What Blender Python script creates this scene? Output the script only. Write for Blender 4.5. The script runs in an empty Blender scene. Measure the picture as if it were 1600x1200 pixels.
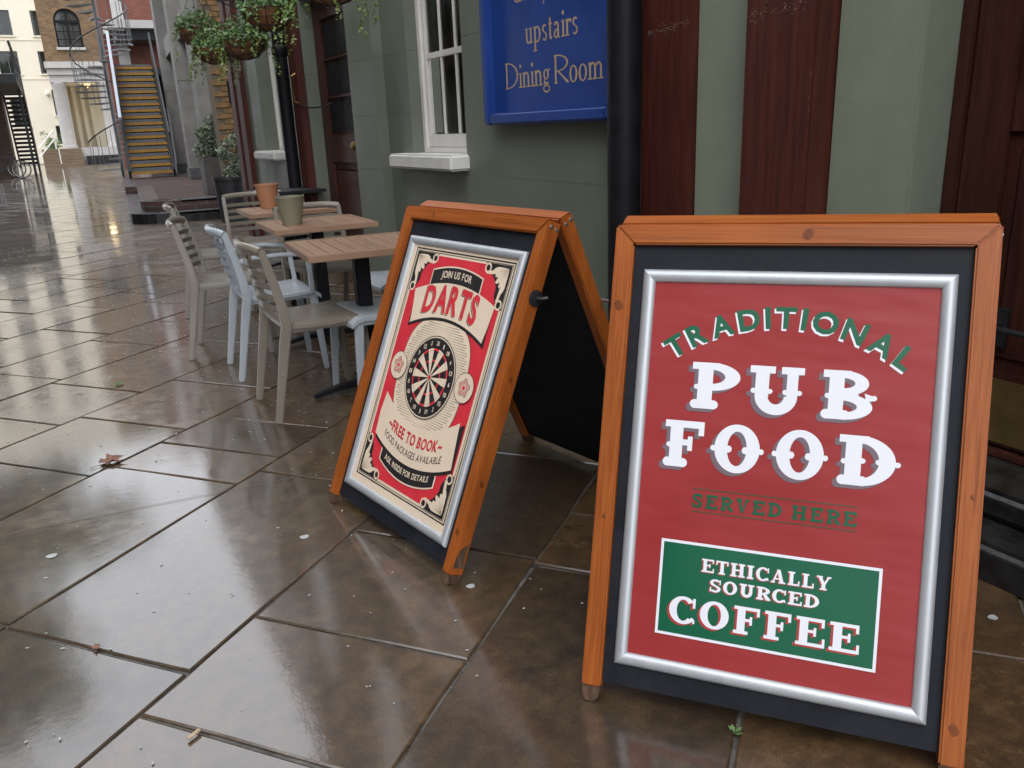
import bpy, bmesh, math, random
from mathutils import Vector, Matrix
R = math.radians
random.seed(7)
sc = bpy.context.scene
COL = sc.collection

# ------------------------------------------------------------ camera, sky, sun, exposure
cam_d = bpy.data.cameras.new('camera'); cam = bpy.data.objects.new('camera', cam_d); COL.objects.link(cam)
cam_d.sensor_width = 36.0; cam_d.lens = 1281.96 / 1600 * 36; cam_d.clip_start = .05; cam_d.clip_end = 2000
RW = ((.8774, -.1776, .4457), (-.4791, -.2463, .8425), (-.0398, -.9527, -.3013))   # world axes seen by the camera (x right, y down, z ahead)
def _axis(i): return Vector((RW[0][i], RW[1][i], RW[2][i])).normalized()
ax, ay, az = _axis(0), -_axis(1), -_axis(2)
az.normalize(); ax = ay.cross(az).normalized(); ay = az.cross(ax).normalized()
cm = Matrix((ax, ay, az)).transposed().to_4x4(); cm.translation = Vector((0, 0, 1.25))
cam.matrix_world = cm
sc.camera = cam

SUN_EL, SUN_AZ = 52, 215          # overcast: a broad weak sun behind the camera
w = bpy.data.worlds.new('World'); sc.world = w; w.use_nodes = True
nt = w.node_tree; nt.nodes.clear()
sky = nt.nodes.new('ShaderNodeTexSky'); sky.sky_type = 'NISHITA'; sky.sun_disc = False
sky.sun_elevation = R(SUN_EL); sky.sun_rotation = R(SUN_AZ); sky.air_density = 1.0; sky.dust_density = 3.0; sky.ozone_density = 1.0
hs = nt.nodes.new('ShaderNodeHueSaturation'); hs.inputs['Saturation'].default_value = .30
bg = nt.nodes.new('ShaderNodeBackground'); bg.inputs['Strength'].default_value = .15
wo = nt.nodes.new('ShaderNodeOutputWorld')
cl = nt.nodes.new('ShaderNodeMix'); cl.data_type = 'RGBA'; cl.inputs['Factor'].default_value = .7      # an even layer of cloud over the sky
cl.inputs['B'].default_value = (12.2, 12.8, 13.8, 1)
nt.links.new(sky.outputs[0], hs.inputs['Color']); nt.links.new(hs.outputs[0], cl.inputs['A']); nt.links.new(cl.outputs['Result'], bg.inputs['Color']); nt.links.new(bg.outputs[0], wo.inputs['Surface'])
sl = bpy.data.lights.new('sun', 'SUN'); sl.energy = .5; sl.angle = R(45); sl.color = (1, .97, .93)
so = bpy.data.objects.new('sun', sl); COL.objects.link(so)
sdir = Vector((math.sin(R(SUN_AZ)) * math.cos(R(SUN_EL)), math.cos(R(SUN_AZ)) * math.cos(R(SUN_EL)), math.sin(R(SUN_EL))))
so.rotation_euler = sdir.to_track_quat('Z', 'Y').to_euler(); so.location = (0, -5, 30)
vs = sc.view_settings; vs.view_transform = 'Standard'; vs.look = 'None'; vs.gamma = 1; vs.exposure = .68
try: vs.use_curve_mapping = False
except Exception: pass

# ------------------------------------------------------------ materials
def new_mat(name):
    m = bpy.data.materials.new(name); m.use_nodes = True
    t = m.node_tree; b = t.nodes['Principled BSDF']
    return m, t, b
def N(t, kind, **kw):
    n = t.nodes.new(kind)
    for k, v in kw.items():
        if k in n.inputs: n.inputs[k].default_value = v
        else: setattr(n, k, v)
    return n
def noise(t, scale, detail=4, stretch=None, rough=.6, coord='Object'):
    tc = N(t, 'ShaderNodeTexCoord'); mp = N(t, 'ShaderNodeMapping')
    if stretch: mp.inputs['Scale'].default_value = stretch
    n = N(t, 'ShaderNodeTexNoise', Scale=scale, Detail=detail, Roughness=rough)
    t.links.new(tc.outputs[coord], mp.inputs['Vector']); t.links.new(mp.outputs[0], n.inputs['Vector'])
    return n
def ramp(t, src, stops):
    r = N(t, 'ShaderNodeValToRGB'); e = r.color_ramp.elements
    e[0].position, e[0].color = stops[0][0], (*stops[0][1], 1)
    e[1].position, e[1].color = stops[-1][0], (*stops[-1][1], 1)
    for p, c in stops[1:-1]:
        x = e.new(p); x.color = (*c, 1)
    t.links.new(src, r.inputs['Fac']); return r
def g3(v): return (v, v, v)
def bump(t, b, src, strength, dist):
    n = N(t, 'ShaderNodeBump', Strength=strength, Distance=dist); t.links.new(src, n.inputs['Height'])
    old = b.inputs['Normal'].links
    if old: t.links.new(old[0].from_socket, n.inputs['Normal'])
    t.links.new(n.outputs[0], b.inputs['Normal']); return n
def simple(name, c, rough=.5, var=.15, scale=8, bmp=0, bscale=60, stretch=None, metallic=0, coat=0, rvar=.1, spec=.5):
    m, t, b = new_mat(name)
    n = noise(t, scale, stretch=stretch)
    lo = tuple(x * (1 - var) for x in c); hi = tuple(min(1, x * (1 + var)) for x in c)
    t.links.new(ramp(t, n.outputs['Fac'], [(.3, lo), (.7, hi)]).outputs[0], b.inputs['Base Color'])
    t.links.new(ramp(t, n.outputs['Fac'], [(.3, g3(max(.02, rough - rvar))), (.7, g3(min(1, rough + rvar)))]).outputs[0], b.inputs['Roughness'])
    b.inputs['Metallic'].default_value = metallic; b.inputs['Specular IOR Level'].default_value = spec
    b.inputs['Coat Weight'].default_value = coat; b.inputs['Coat Roughness'].default_value = .15
    if bmp: bump(t, b, noise(t, bscale, stretch=stretch).outputs['Fac'], .6, bmp)
    return m
def wood(name, dark, mid, light, stretch, rough=.4, scale=14, coat=.2):
    m, t, b = new_mat(name)
    n = noise(t, scale, 6, stretch, .65); n2 = noise(t, 1.7, 3)
    r1 = ramp(t, n.outputs['Fac'], [(.25, dark), (.5, mid), (.75, light)])
    mx = N(t, 'ShaderNodeMix', data_type='RGBA', blend_type='MULTIPLY'); mx.inputs['Factor'].default_value = .6
    t.links.new(r1.outputs[0], mx.inputs['A']); t.links.new(ramp(t, n2.outputs['Fac'], [(.3, (.55, .5, .48)), (.7, (1, 1, 1))]).outputs[0], mx.inputs['B'])
    t.links.new(mx.outputs['Result'], b.inputs['Base Color'])
    b.inputs['Specular IOR Level'].default_value = .32; b.inputs['Roughness'].default_value = rough; b.inputs['Coat Weight'].default_value = coat; b.inputs['Coat Roughness'].default_value = .25
    bump(t, b, n.outputs['Fac'], .35, .0015)
    return m
def flag_mat():
    m, t, b = new_mat('wet_york_stone')
    oi = N(t, 'ShaderNodeObjectInfo')
    big = noise(t, 2.2, 5); mid = noise(t, 16, 6, rough=.7); fine = noise(t, 190, 3, rough=.7); lay = noise(t, 5, 5, (1, 1.0, 1)); rip = noise(t, 34, 2)
    c = ramp(t, mid.outputs['Fac'], [(.25, (.022, .0138, .0066)), (.5, (.074, .0455, .0205)), (.75, (.132, .087, .043))])
    c2 = ramp(t, oi.outputs['Random'], [(0, (.62, .60, .60)), (.5, (1, .95, .88)), (.8, (1.15, 1.02, .86)), (1, (.8, .8, .8))])
    mx = N(t, 'ShaderNodeMix', data_type='RGBA', blend_type='MULTIPLY'); mx.inputs['Factor'].default_value = 1
    t.links.new(c.outputs[0], mx.inputs['A']); t.links.new(c2.outputs[0], mx.inputs['B'])
    mx2 = N(t, 'ShaderNodeMix', data_type='RGBA', blend_type='MULTIPLY'); mx2.inputs['Factor'].default_value = .8
    t.links.new(mx.outputs['Result'], mx2.inputs['A']); t.links.new(ramp(t, big.outputs['Fac'], [(.3, (.6, .6, .62)), (.7, (1.1, 1.05, .95))]).outputs[0], mx2.inputs['B'])
    mx3 = N(t, 'ShaderNodeMix', data_type='RGBA', blend_type='MULTIPLY'); mx3.inputs['Factor'].default_value = .75
    t.links.new(mx2.outputs['Result'], mx3.inputs['A']); t.links.new(ramp(t, fine.outputs['Fac'], [(.3, g3(.45)), (.5, g3(1)), (.72, g3(1.5))]).outputs[0], mx3.inputs['B'])
    t.links.new(mx3.outputs['Result'], b.inputs['Base Color'])
    b.inputs['Roughness'].default_value = .5
    # water film: a clear coat whose smoothness varies from puddle to damp
    b.inputs['Coat Weight'].default_value = 1.0; b.inputs['Coat IOR'].default_value = 1.9
    ad = N(t, 'ShaderNodeMath', operation='ADD'); ad2 = N(t, 'ShaderNodeMath', operation='MULTIPLY_ADD')
    t.links.new(big.outputs['Fac'], ad.inputs[0]); ad.inputs[1].default_value = -.12
    ad3 = N(t, 'ShaderNodeMath', operation='MULTIPLY_ADD'); t.links.new(mid.outputs['Fac'], ad3.inputs[0]); ad3.inputs[1].default_value = .45; ad4 = N(t, 'ShaderNodeMath', operation='ADD'); t.links.new(ad.outputs[0], ad4.inputs[0]); ad4.inputs[1].default_value = -.2; t.links.new(ad4.outputs[0], ad3.inputs[2])
    t.links.new(oi.outputs['Random'], ad2.inputs[0]); ad2.inputs[1].default_value = .22; t.links.new(ad3.outputs[0], ad2.inputs[2])
    film = ramp(t, ad2.outputs[0], [(.36, g3(.015)), (.54, g3(.05)), (.72, g3(.15))])
    # sheltered stone close to the pub front is damp rather than wet
    tcw = N(t, 'ShaderNodeTexCoord'); spw = N(t, 'ShaderNodeSeparateXYZ'); t.links.new(tcw.outputs['Object'], spw.inputs[0])
    wob = N(t, 'ShaderNodeMath', operation='MULTIPLY_ADD'); t.links.new(big.outputs['Fac'], wob.inputs[0]); wob.inputs[1].default_value = .9; t.links.new(spw.outputs['X'], wob.inputs[2])
    dry = N(t, 'ShaderNodeMapRange'); dry.interpolation_type = 'SMOOTHSTEP'; dry.inputs['From Min'].default_value = .85; dry.inputs['From Max'].default_value = 1.6; t.links.new(wob.outputs[0], dry.inputs['Value'])
    rg = N(t, 'ShaderNodeMath', operation='MULTIPLY_ADD'); t.links.new(dry.outputs[0], rg.inputs[0]); rg.inputs[1].default_value = .17; t.links.new(film.outputs[0], rg.inputs[2])
    gr = N(t, 'ShaderNodeMath', operation='MULTIPLY_ADD'); t.links.new(fine.outputs['Fac'], gr.inputs[0]); gr.inputs[1].default_value = .08; t.links.new(rg.outputs[0], gr.inputs[2])
    gs = N(t, 'ShaderNodeMath', operation='SUBTRACT', use_clamp=True); t.links.new(gr.outputs[0], gs.inputs[0]); gs.inputs[1].default_value = .035
    t.links.new(gs.outputs[0], b.inputs['Coat Roughness'])
    cw = N(t, 'ShaderNodeMath', operation='MULTIPLY_ADD'); t.links.new(dry.outputs[0], cw.inputs[0]); cw.inputs[1].default_value = -.45; cw.inputs[2].default_value = 1.0; t.links.new(cw.outputs[0], b.inputs['Coat Weight'])
    bump(t, b, fine.outputs['Fac'], .22, .0011); bump(t, b, mid.outputs['Fac'], .18, .0035); bump(t, b, lay.outputs['Fac'], .2, .008)
    nb = N(t, 'ShaderNodeBump', Strength=.08, Distance=.0016); t.links.new(rip.outputs['Fac'], nb.inputs['Height'])
    nb2 = N(t, 'ShaderNodeBump', Strength=.13, Distance=.0005); t.links.new(fine.outputs['Fac'], nb2.inputs['Height']); t.links.new(nb.outputs[0], nb2.inputs['Normal'])
    t.links.new(nb2.outputs[0], b.inputs['Coat Normal'])
    return m
def brick_mat(name, c1, c2, mortar, bw=.225, bh=.075, rot=None, coord_swap='xz'):
    m, t, b = new_mat(name)
    tc = N(t, 'ShaderNodeTexCoord'); sp = N(t, 'ShaderNodeSeparateXYZ'); cb = N(t, 'ShaderNodeCombineXYZ')
    t.links.new(tc.outputs['Object'], sp.inputs[0])
    ad = N(t, 'ShaderNodeMath', operation='ADD'); t.links.new(sp.outputs['X'], ad.inputs[0]); t.links.new(sp.outputs['Y'], ad.inputs[1])
    t.links.new(ad.outputs[0], cb.inputs['X']); t.links.new(sp.outputs['Z'], cb.inputs['Y'])
    br = N(t, 'ShaderNodeTexBrick', Scale=1.0); br.inputs['Brick Width'].default_value = bw; br.inputs['Row Height'].default_value = bh; br.inputs['Mortar Size'].default_value = .008
    br.inputs['Color1'].default_value = (*c1, 1); br.inputs['Color2'].default_value = (*c2, 1); br.inputs['Mortar'].default_value = (*mortar, 1)
    t.links.new(cb.outputs[0], br.inputs['Vector'])
    n = noise(t, 1.3, 5); mx = N(t, 'ShaderNodeMix', data_type='RGBA', blend_type='MULTIPLY'); mx.inputs['Factor'].default_value = .7
    t.links.new(br.outputs['Color'], mx.inputs['A']); t.links.new(ramp(t, n.outputs['Fac'], [(.3, (.6, .58, .56)), (.7, (1.1, 1.08, 1.05))]).outputs[0], mx.inputs['B'])
    t.links.new(mx.outputs['Result'], b.inputs['Base Color']); b.inputs['Roughness'].default_value = .8
    bump(t, b, br.outputs['Fac'], -.5, .008)
    return m
def glass_mat():
    m, t, b = new_mat('window_glass'); t.nodes.remove(b)
    out = t.nodes['Material Output']; mixn = N(t, 'ShaderNodeMixShader'); tr = N(t, 'ShaderNodeBsdfTransparent'); gl = N(t, 'ShaderNodeBsdfGlossy', Roughness=.02)
    fr = N(t, 'ShaderNodeFresnel', IOR=1.6); tr.inputs[0].default_value = (.75, .8, .78, 1)
    t.links.new(fr.outputs[0], mixn.inputs[0]); t.links.new(tr.outputs[0], mixn.inputs[1]); t.links.new(gl.outputs[0], mixn.inputs[2]); t.links.new(mixn.outputs[0], out.inputs['Surface'])
    return m
def timber_mat():
    # brown varnished timber with two bands of scuffs
    m = wood('brown_timber', (.034, .0085, .0055), (.074, .0165, .0105), (.104, .0255, .0155), (9, 9, .5), .55, 6, .0)
    return m
M = {}
M['flag'] = flag_mat()
M['mortar'] = simple('wet_mortar', (.10, .095, .085), .35, .6, 14, .004, 120)
M['render'] = simple('green_render', (.130, .145, .110), .5, .10, 3, .0016, 90, rvar=.08)
M['render_panel'] = simple('pale_green_plaster', (.215, .24, .18), .55, .08, 4, .0014, 110, rvar=.08)
M['timber'] = timber_mat()
M['door'] = wood('door_mahogany', (.022, .007, .005), (.050, .014, .009), (.085, .026, .014), (9, 9, .6), .5, 5, .05)
M['black'] = simple('black_gloss_paint', (.007, .007, .009), .55, .3, 12, .0006, 70, spec=.22)
M['blackboard'] = simple('black_panel', (.012, .0135, .018), .6, .3, 10, .0006, 200, spec=.2)
M['whitepaint'] = simple('white_paint', (.66, .64, .60), .45, .06, 6, .001, 60)
M['sill'] = simple('white_stone_sill', (.62, .61, .585), .55, .10, 7, .005, 22)
M['glass'] = glass_mat()
M['dark'] = simple('dark_interior', (.02, .019, .018), .9, .2, 4)
M['curtain'] = simple('grey_curtain', (.16, .155, .145), .9, .25, 18, stretch=(1, 6, .2))
M['blue'] = simple('royal_blue_paint', (.008, .04, .21), .42, .14, 5, .0006, 60)
M['gold'] = simple('buff_lettering', (.42, .30, .17), .5, .08, 20)
M['pine_v'] = wood('orange_pine_upright', (.21, .050, .008), (.37, .098, .0165), (.45, .137, .027), (30, 2.5, .5), .42, 6, .08)
M['pine_h'] = wood('orange_pine_rail', (.21, .050, .008), (.37, .098, .0165), (.45, .137, .027), (.5, 30, 30), .42, 6, .08)
M['knotwood'] = wood('dark_knot', (.06, .016, .005), (.19, .048, .009), (.34, .085, .014), (6, 6, 6), .45, 45, .05)
M['rawwood'] = wood('bare_worn_wood', (.03, .018, .013), (.10, .058, .037), (.21, .135, .085), (9, 9, .8), .7, 8, 0)
M['alu'] = simple('satin_aluminium', (.48, .50, .52), .42, .05, 30, .0002, 300, stretch=(1, 1, .05), metallic=.45, rvar=.05)
M['steel'] = simple('zinc_screw', (.45, .44, .42), .35, .1, 40, metallic=.9)
M['brass'] = simple('dull_brass', (.28, .19, .07), .42, .2, 9, metallic=.75)
M['iron'] = simple('black_iron', (.014, .015, .017), .45, .3, 9)
M['stepstone'] = simple('black_painted_step', (.014, .014, .014), .38, .6, 14, .004, 35)
M['taupe'] = simple('taupe_plastic', (.205, .18, .145), .30, .04, 6, 0, coat=.35, rvar=.03)
M['bluegrey'] = simple('pale_blue_grey_plastic', (.36, .395, .425), .30, .04, 6, 0, coat=.35, rvar=.03)
M['tabletop'] = simple('tan_slatted_plastic', (.27, .160, .100), .45, .10, 9, .0004, 160, stretch=(1, .15, 1))
M['potolive'] = simple('olive_pot', (.20, .18, .125), .5, .08, 12)
M['potorange'] = simple('terracotta_pot', (.37, .17, .085), .6, .10, 12)
M['planter'] = simple('dark_planter', (.028, .028, .032), .5, .2, 10)
M['planterbox'] = simple('grey_slate_planter', (.085, .075, .07), .6, .2, 8)
M['soil'] = simple('soil', (.03, .022, .016), .9, .4, 40, .01, 60)
M['concrete'] = simple('weathered_concrete', (.27, .26, .245), .75, .22, 3, .003, 40)
M['kerb'] = simple('granite_kerb', (.13, .135, .15), .3, .15, 20, .001, 120, coat=.5)
M['cream'] = simple('cream_stucco', (.74, .68, .54), .7, .06, 2, .002, 20)
M['creamw'] = simple('pale_cream_render', (.72, .655, .53), .7, .05, .6)
M['stone'] = simple('pale_stone', (.42, .40, .38), .7, .10, 2)
M['brickB'] = brick_mat('yellow_stock_brick', (.125, .07, .032), (.23, .14, .065), (.16, .12, .08))
M['brickR'] = brick_mat('red_brick', (.14, .040, .025), (.20, .055, .032), (.11, .07, .055))
M['brickD'] = brick_mat('sooty_brown_brick', (.055, .031, .018), (.08, .045, .025), (.05, .038, .028))
M['paver'] = brick_mat('dark_red_pavers', (.07, .036, .032), (.10, .055, .05), (.14, .13, .13), .4, .11)
M['brick'] = simple('london_stock_brick', (.25, .145, .062), .8, .5, 5, .004, 60)
M['mortarwall'] = simple('lime_mortar', (.17, .135, .09), .9, .2, 20)
M['stepbrown'] = simple('brown_stone_step', (.15, .105, .065), .6, .2, 5)
M['yellow'] = simple('yellow_nosing', (.46, .235, .035), .5, .2, 8)
M['tread'] = simple('grey_tread', (.16, .16, .165), .5, .15, 12)
M['railwhite'] = simple('pale_galvanised_rail', (.62, .66, .74), .35, .06, 10)
M['iron_grey'] = simple('grey_ironwork', (.10, .105, .11), .5, .2, 8)
M['red'] = simple('poster_red', (.295, .029, .030), .42, .05, 3, rvar=.06)
def _wrinkle(m):
    t = m.node_tree; b = t.nodes['Principled BSDF']; bump(t, b, noise(t, 3.2, 2, (1, 1, 3.5)).outputs['Fac'], .5, .012); b.inputs['Specular IOR Level'].default_value = .35
_wrinkle(M['red'])
M['white'] = simple('poster_white', (.74, .75, .80), .45, .02, 3)
M['green'] = simple('poster_green', (.003, .102, .048), .42, .06, 3)
M['shade'] = simple('poster_grey_shade', (.155, .115, .135), .45, .03, 3)
M['redshade'] = simple('poster_red_shade', (.38, .035, .035), .45, .03, 3)
M['dred'] = simple('darts_red', (.60, .030, .045), .45, .06, 30)
M['dcream'] = simple('darts_cream', (.70, .57, .43), .5, .05, 6)
M['dblack'] = simple('darts_black', (.018, .016, .017), .5, .4, 60)
M['leaf'] = simple('basket_leaf', (.115, .20, .065), .45, .55, 35, rvar=.1)
M['leaf2'] = simple('pale_leaf', (.21, .25, .17), .5, .5, 40)
M['ivy'] = simple('ivy_leaf', (.17, .24, .06), .45, .6, 30)
M['coco'] = simple('coco_liner', (.22, .10, .045), .9, .4, 25, .01, 60)
M['flower'] = simple('orange_petal', (.65, .14, .02), .5, .3, 30)
M['violet'] = simple('violet_petal', (.20, .16, .40), .5, .3, 30)
M['speck'] = simple('white_speck', (.42, .43, .42), .4, .1, 20)
M['deadleaf'] = simple('dead_leaf', (.20, .10, .065), .6, .4, 60)
M['paper'] = simple('cigarette_paper', (.5, .38, .26), .8, .3, 80)
M['scuff'] = simple('pale_scuff', (.22, .16, .12), .8, .4, 80)
M['rubber'] = simple('tyre_rubber', (.012, .012, .012), .7, .2, 20)
m_, t_, b_ = new_mat('lit_globe'); b_.inputs['Base Color'].default_value = (1, .8, .45, 1); b_.inputs['Emission Color'].default_value = (1, .68, .3, 1); b_.inputs['Emission Strength'].default_value = 1.6; M['lamp'] = m_

# ------------------------------------------------------------ mesh helpers
class MB:
    def __init__(s): s.v = []; s.f = []; s.mi = []
    def add(s, vs, fs, mi=0):
        o = len(s.v); s.v += [tuple(p) for p in vs]; s.f += [tuple(i + o for i in f) for f in fs]; s.mi += [mi] * len(fs); return s
    def box(s, x0, x1, y0, y1, z0, z1, T=None, mi=0):
        P = [(x, y, z) for z in (z0, z1) for x, y in ((x0, y0), (x1, y0), (x1, y1), (x0, y1))]
        if T: P = [T(*p) for p in P]
        return s.add(P, [(3, 2, 1, 0), (4, 5, 6, 7), (0, 1, 5, 4), (1, 2, 6, 5), (2, 3, 7, 6), (3, 0, 4, 7)], mi)
    def tube(s, path, r, n=8, caps=True, mi=0, sy=1.0):
        path = [Vector(p) for p in path]; rs = r if isinstance(r, (list, tuple)) else [r] * len(path)
        rings = []; up = None
        for i, p in enumerate(path):
            d = (path[min(i + 1, len(path) - 1)] - path[max(i - 1, 0)]).normalized()
            if up is None: up = Vector((0, 0, 1)) if abs(d.z) < .9 else Vector((1, 0, 0))
            a = d.cross(up)
            if a.length < 1e-4: a = d.cross(Vector((0, 1, 0)))
            a.normalize(); b = a.cross(d).normalized()
            rings.append([p + (a * math.cos(2 * math.pi * k / n) + b * math.sin(2 * math.pi * k / n) * sy) * rs[i] for k in range(n)])
        vs = [q for r_ in rings for q in r_]; fs = []
        for i in range(len(path) - 1):
            for k in range(n): fs.append((i * n + k, i * n + (k + 1) % n, (i + 1) * n + (k + 1) % n, (i + 1) * n + k))
        if caps: fs += [tuple(range(n))[::-1], tuple((len(path) - 1) * n + k for k in range(n))]
        return s.add(vs, fs, mi)
    def bar(s, path, A, w, h, mi=0):
        """rectangular section swept along path; A = fixed sideways axis, w across A, h across the other"""
        path = [Vector(p) for p in path]; A = Vector(A).normalized(); vs = []; fs = []
        ws = w if isinstance(w, (list, tuple)) else [w] * len(path); hh = h if isinstance(h, (list, tuple)) else [h] * len(path)
        for i, p in enumerate(path):
            d = (path[min(i + 1, len(path) - 1)] - path[max(i - 1, 0)]).normalized(); B = d.cross(A).normalized()
            vs += [p + A * sx * ws[i] / 2 + B * sy * hh[i] / 2 for sx, sy in ((-1, -1), (1, -1), (1, 1), (-1, 1))]
        for i in range(len(path) - 1):
            for k in range(4): fs.append((i * 4 + k, i * 4 + (k + 1) % 4, i * 4 + 4 + (k + 1) % 4, i * 4 + 4 + k))
        fs += [(3, 2, 1, 0), tuple((len(path) - 1) * 4 + k for k in range(4))]
        return s.add(vs, fs, mi)
    def lathe(s, prof, n=24, c=(0, 0, 0), mi=0):
        vs = []; fs = []
        for r, z in prof:
            vs += [(c[0] + r * math.cos(2 * math.pi * k / n), c[1] + r * math.sin(2 * math.pi * k / n), c[2] + z) for k in range(n)]
        for i in range(len(prof) - 1):
            for k in range(n): fs.append((i * n + k, i * n + (k + 1) % n, (i + 1) * n + (k + 1) % n, (i + 1) * n + k))
        fs += [tuple(range(n))[::-1], tuple((len(prof) - 1) * n + k for k in range(n))]
        return s.add(vs, fs, mi)
    def prism(s, poly, z0, z1, mi=0):
        n = len(poly); vs = [(x, y, z0) for x, y in poly] + [(x, y, z1) for x, y in poly]
        return s.add(vs, [tuple(range(n))[::-1], tuple(range(n, 2 * n))] + [(k, (k + 1) % n, n + (k + 1) % n, n + k) for k in range(n)], mi)
ROOT = {}
def build(name, mb, mat, parent=None, smooth=False, bevel=0, world=True, seg=2):
    """links the collected shapes as one mesh object; world=True means coordinates are world ones"""
    loc = ROOT.get(parent.name, Vector()) if (parent and world) else Vector()
    me = bpy.data.meshes.new(name)
    me.from_pydata([tuple(Vector(p) - loc) for p in mb.v], [], mb.f)
    mats = mat if isinstance(mat, (list, tuple)) else [mat]
    for m in mats: me.materials.append(M[m])
    if len(mats) > 1: me.polygons.foreach_set('material_index', mb.mi)
    bm = bmesh.new(); bm.from_mesh(me)
    if smooth or bevel: bmesh.ops.remove_doubles(bm, verts=bm.verts, dist=1e-5)
    bmesh.ops.recalc_face_normals(bm, faces=bm.faces)
    if bevel:
        ed = [e for e in bm.edges if len(e.link_faces) == 2 and e.calc_face_angle(0) > .6]
        bmesh.ops.bevel(bm, geom=ed, offset=bevel, segments=seg, affect='EDGES', clamp_overlap=True)
    bm.to_mesh(me); bm.free()
    if smooth:
        me.polygons.foreach_set('use_smooth', [True] * len(me.polygons))
        try: me.set_sharp_from_angle(angle=R(40))
        except Exception: pass
    o = bpy.data.objects.new(name, me); COL.objects.link(o)
    if parent: o.parent = parent; ROOT[o.name] = ROOT.get(parent.name, Vector())
    else: ROOT[o.name] = Vector()
    return o
def tag(o, label, cat, group=None):
    o['label'] = label; o['category'] = cat
    if group: o['group'] = group
    return o
def thing(name, label, cat, loc=(0, 0, 0), rz=0, group=None):
    o = bpy.data.objects.new(name, None); o.empty_display_size = .1; COL.objects.link(o)
    o.location = loc; o.rotation_euler = (0, 0, rz); ROOT[o.name] = Vector(loc)
    return tag(o, label, cat, group)
def struct(o, kind='structure'): o['kind'] = kind; return o
def copy_tree(o, parent=None):
    c = o.copy(); COL.objects.link(c); c.parent = parent
    for ch in list(o.children): copy_tree(ch, c)
    return c

# ------------------------------------------------------------ pavement: wet flags laid askew
g0 = MB(); g0.add([(-200, -60, -.007), (200, -60, -.007), (200, 300, -.007), (-200, 300, -.007)], [(0, 1, 2, 3)])
pavement = struct(build('pavement', g0, 'mortar'))
e1 = (.7615, .648); e2 = (.648, -.7615)
def E(a, b): return (e1[0] * a + e2[0] * b, e1[1] * a + e2[1] * b)
lines = [1.78, 1.17, .53, -.116, -.763, -1.4, -2.03, -2.655, -3.3]
while lines[-1] > -48: lines.append(lines[-1] - random.choice((.55, .6, .64, .64, .7)))
known = {2: [.35, 1.2, 1.95, 2.6], 3: [1.02, 2.03, 2.378], 4: [.62, 1.131, 1.545, 2.06], 5: [.55, 1.29, 2.386], 6: [.9, 1.3, 2.256, 2.53, 2.87], 7: [1.55, 2.155, 2.69, 3.3]}
def flag_mesh(mb, a0, a1, b0, b1, fine):
    gap = .004 if fine else .007; n = 3 if fine else 1
    a0 += gap; a1 -= gap; b0 += gap; b1 -= gap
    j = .0028 if fine else .001
    rim = []
    cs = [(a0, b0), (a1, b0), (a1, b1), (a0, b1)]
    for k in range(4):
        (pa, pb), (qa, qb) = cs[k], cs[(k + 1) % 4]
        for i in range(n): rim.append((pa + (qa - pa) * i / n + random.uniform(-j, j), pb + (qb - pb) * i / n + random.uniform(-j, j)))
    ca, cb = (a0 + a1) / 2, (b0 + b1) / 2
    h = random.uniform(-.0012, .0012); ta = random.uniform(-.0025, .0025); tb = random.uniform(-.0025, .0025)
    z = lambda a, b: h + ta * (a - ca) + tb * (b - cb)
    ins = .005; vs = []
    for a, b in rim: vs.append((*E(a, b), -.04))
    for a, b in rim: vs.append((*E(a, b), z(a, b) - .0028))
    for a, b in rim:
        a2 = a + (ins if a < ca else -ins) ; b2 = b + (ins if b < cb else -ins); vs.append((*E(a2, b2), z(a2, b2)))
    m = len(rim)
    fs = [(L * m + k, L * m + (k + 1) % m, (L + 1) * m + (k + 1) % m, (L + 1) * m + k) for L in (0, 1) for k in range(m)] + [tuple(range(2 * m, 3 * m))]
    mb.add(vs, fs)
flags = []
for i in range(len(lines) - 1):
    bT, bB = lines[i], lines[i + 1]; js = list(known.get(i, []))
    if not js: js = [random.uniform(-.6, 0)]
    while js[0] > -6: js.insert(0, js[0] - random.uniform(.5, 1.0))
    while js[-1] < 48: js.append(js[-1] + random.uniform(.45, 1.05))
    for a0, a1 in zip(js, js[1:]):
        x, y = E((a0 + a1) / 2, (bT + bB) / 2)
        lim = max(-2.6, -.75 - y * .06) - .6
        if lim < x < 2.5 + max(0, (y - 12) * .1) and -.6 < y < 58: flags.append((y, a0, a1, bB, bT))
flags.sort()
far = MB()
for k, (y, a0, a1, b0, b1) in enumerate(flags):
    if k < 285:
        mb = MB(); flag_mesh(mb, a0, a1, b0, b1, y < 6); build('flagstone', mb, 'flag', pavement)
    else: flag_mesh(far, a0, a1, b0, b1, False)
struct(build('far_flagstones', far, 'flag', pavement), 'stuff')

# ------------------------------------------------------------ pub building
pub = thing('pub_building', 'pub with dark green rendered wall, brown timbers and white sash windows', 'building', (2.3, 6, 0))
XA, XB = 2.3, 2.22
mb = MB(); mb.box(2.56, 9, -7, .72, 0, 9); mb.box(2.56, 9, 1.72, 11.45, 0, 1.0); mb.box(2.75, 9, -7, 11.45, 2.95, 9); mb.box(3.2, 9, -7, 11.45, 0, 3)
build('inner_shell', mb, 'dark', pub)
COURSES = [-.02, .145, .55, .955, 1.36, 1.765, 2.17, 2.575, 2.98]
def courses(X, y0, y1, z0, z1, depth=.3):
    for a, b in zip(COURSES, COURSES[1:]):
        lo, hi = max(a, z0), min(b, z1)
        if hi - lo < .01: continue
        mb = MB(); mb.box(X, X + depth, y0, y1, lo + (.0006 if lo == a else 0), hi - (.0006 if hi == b else 0)); build('render_course', mb, 'render', pub, bevel=.0008, seg=1)
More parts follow.
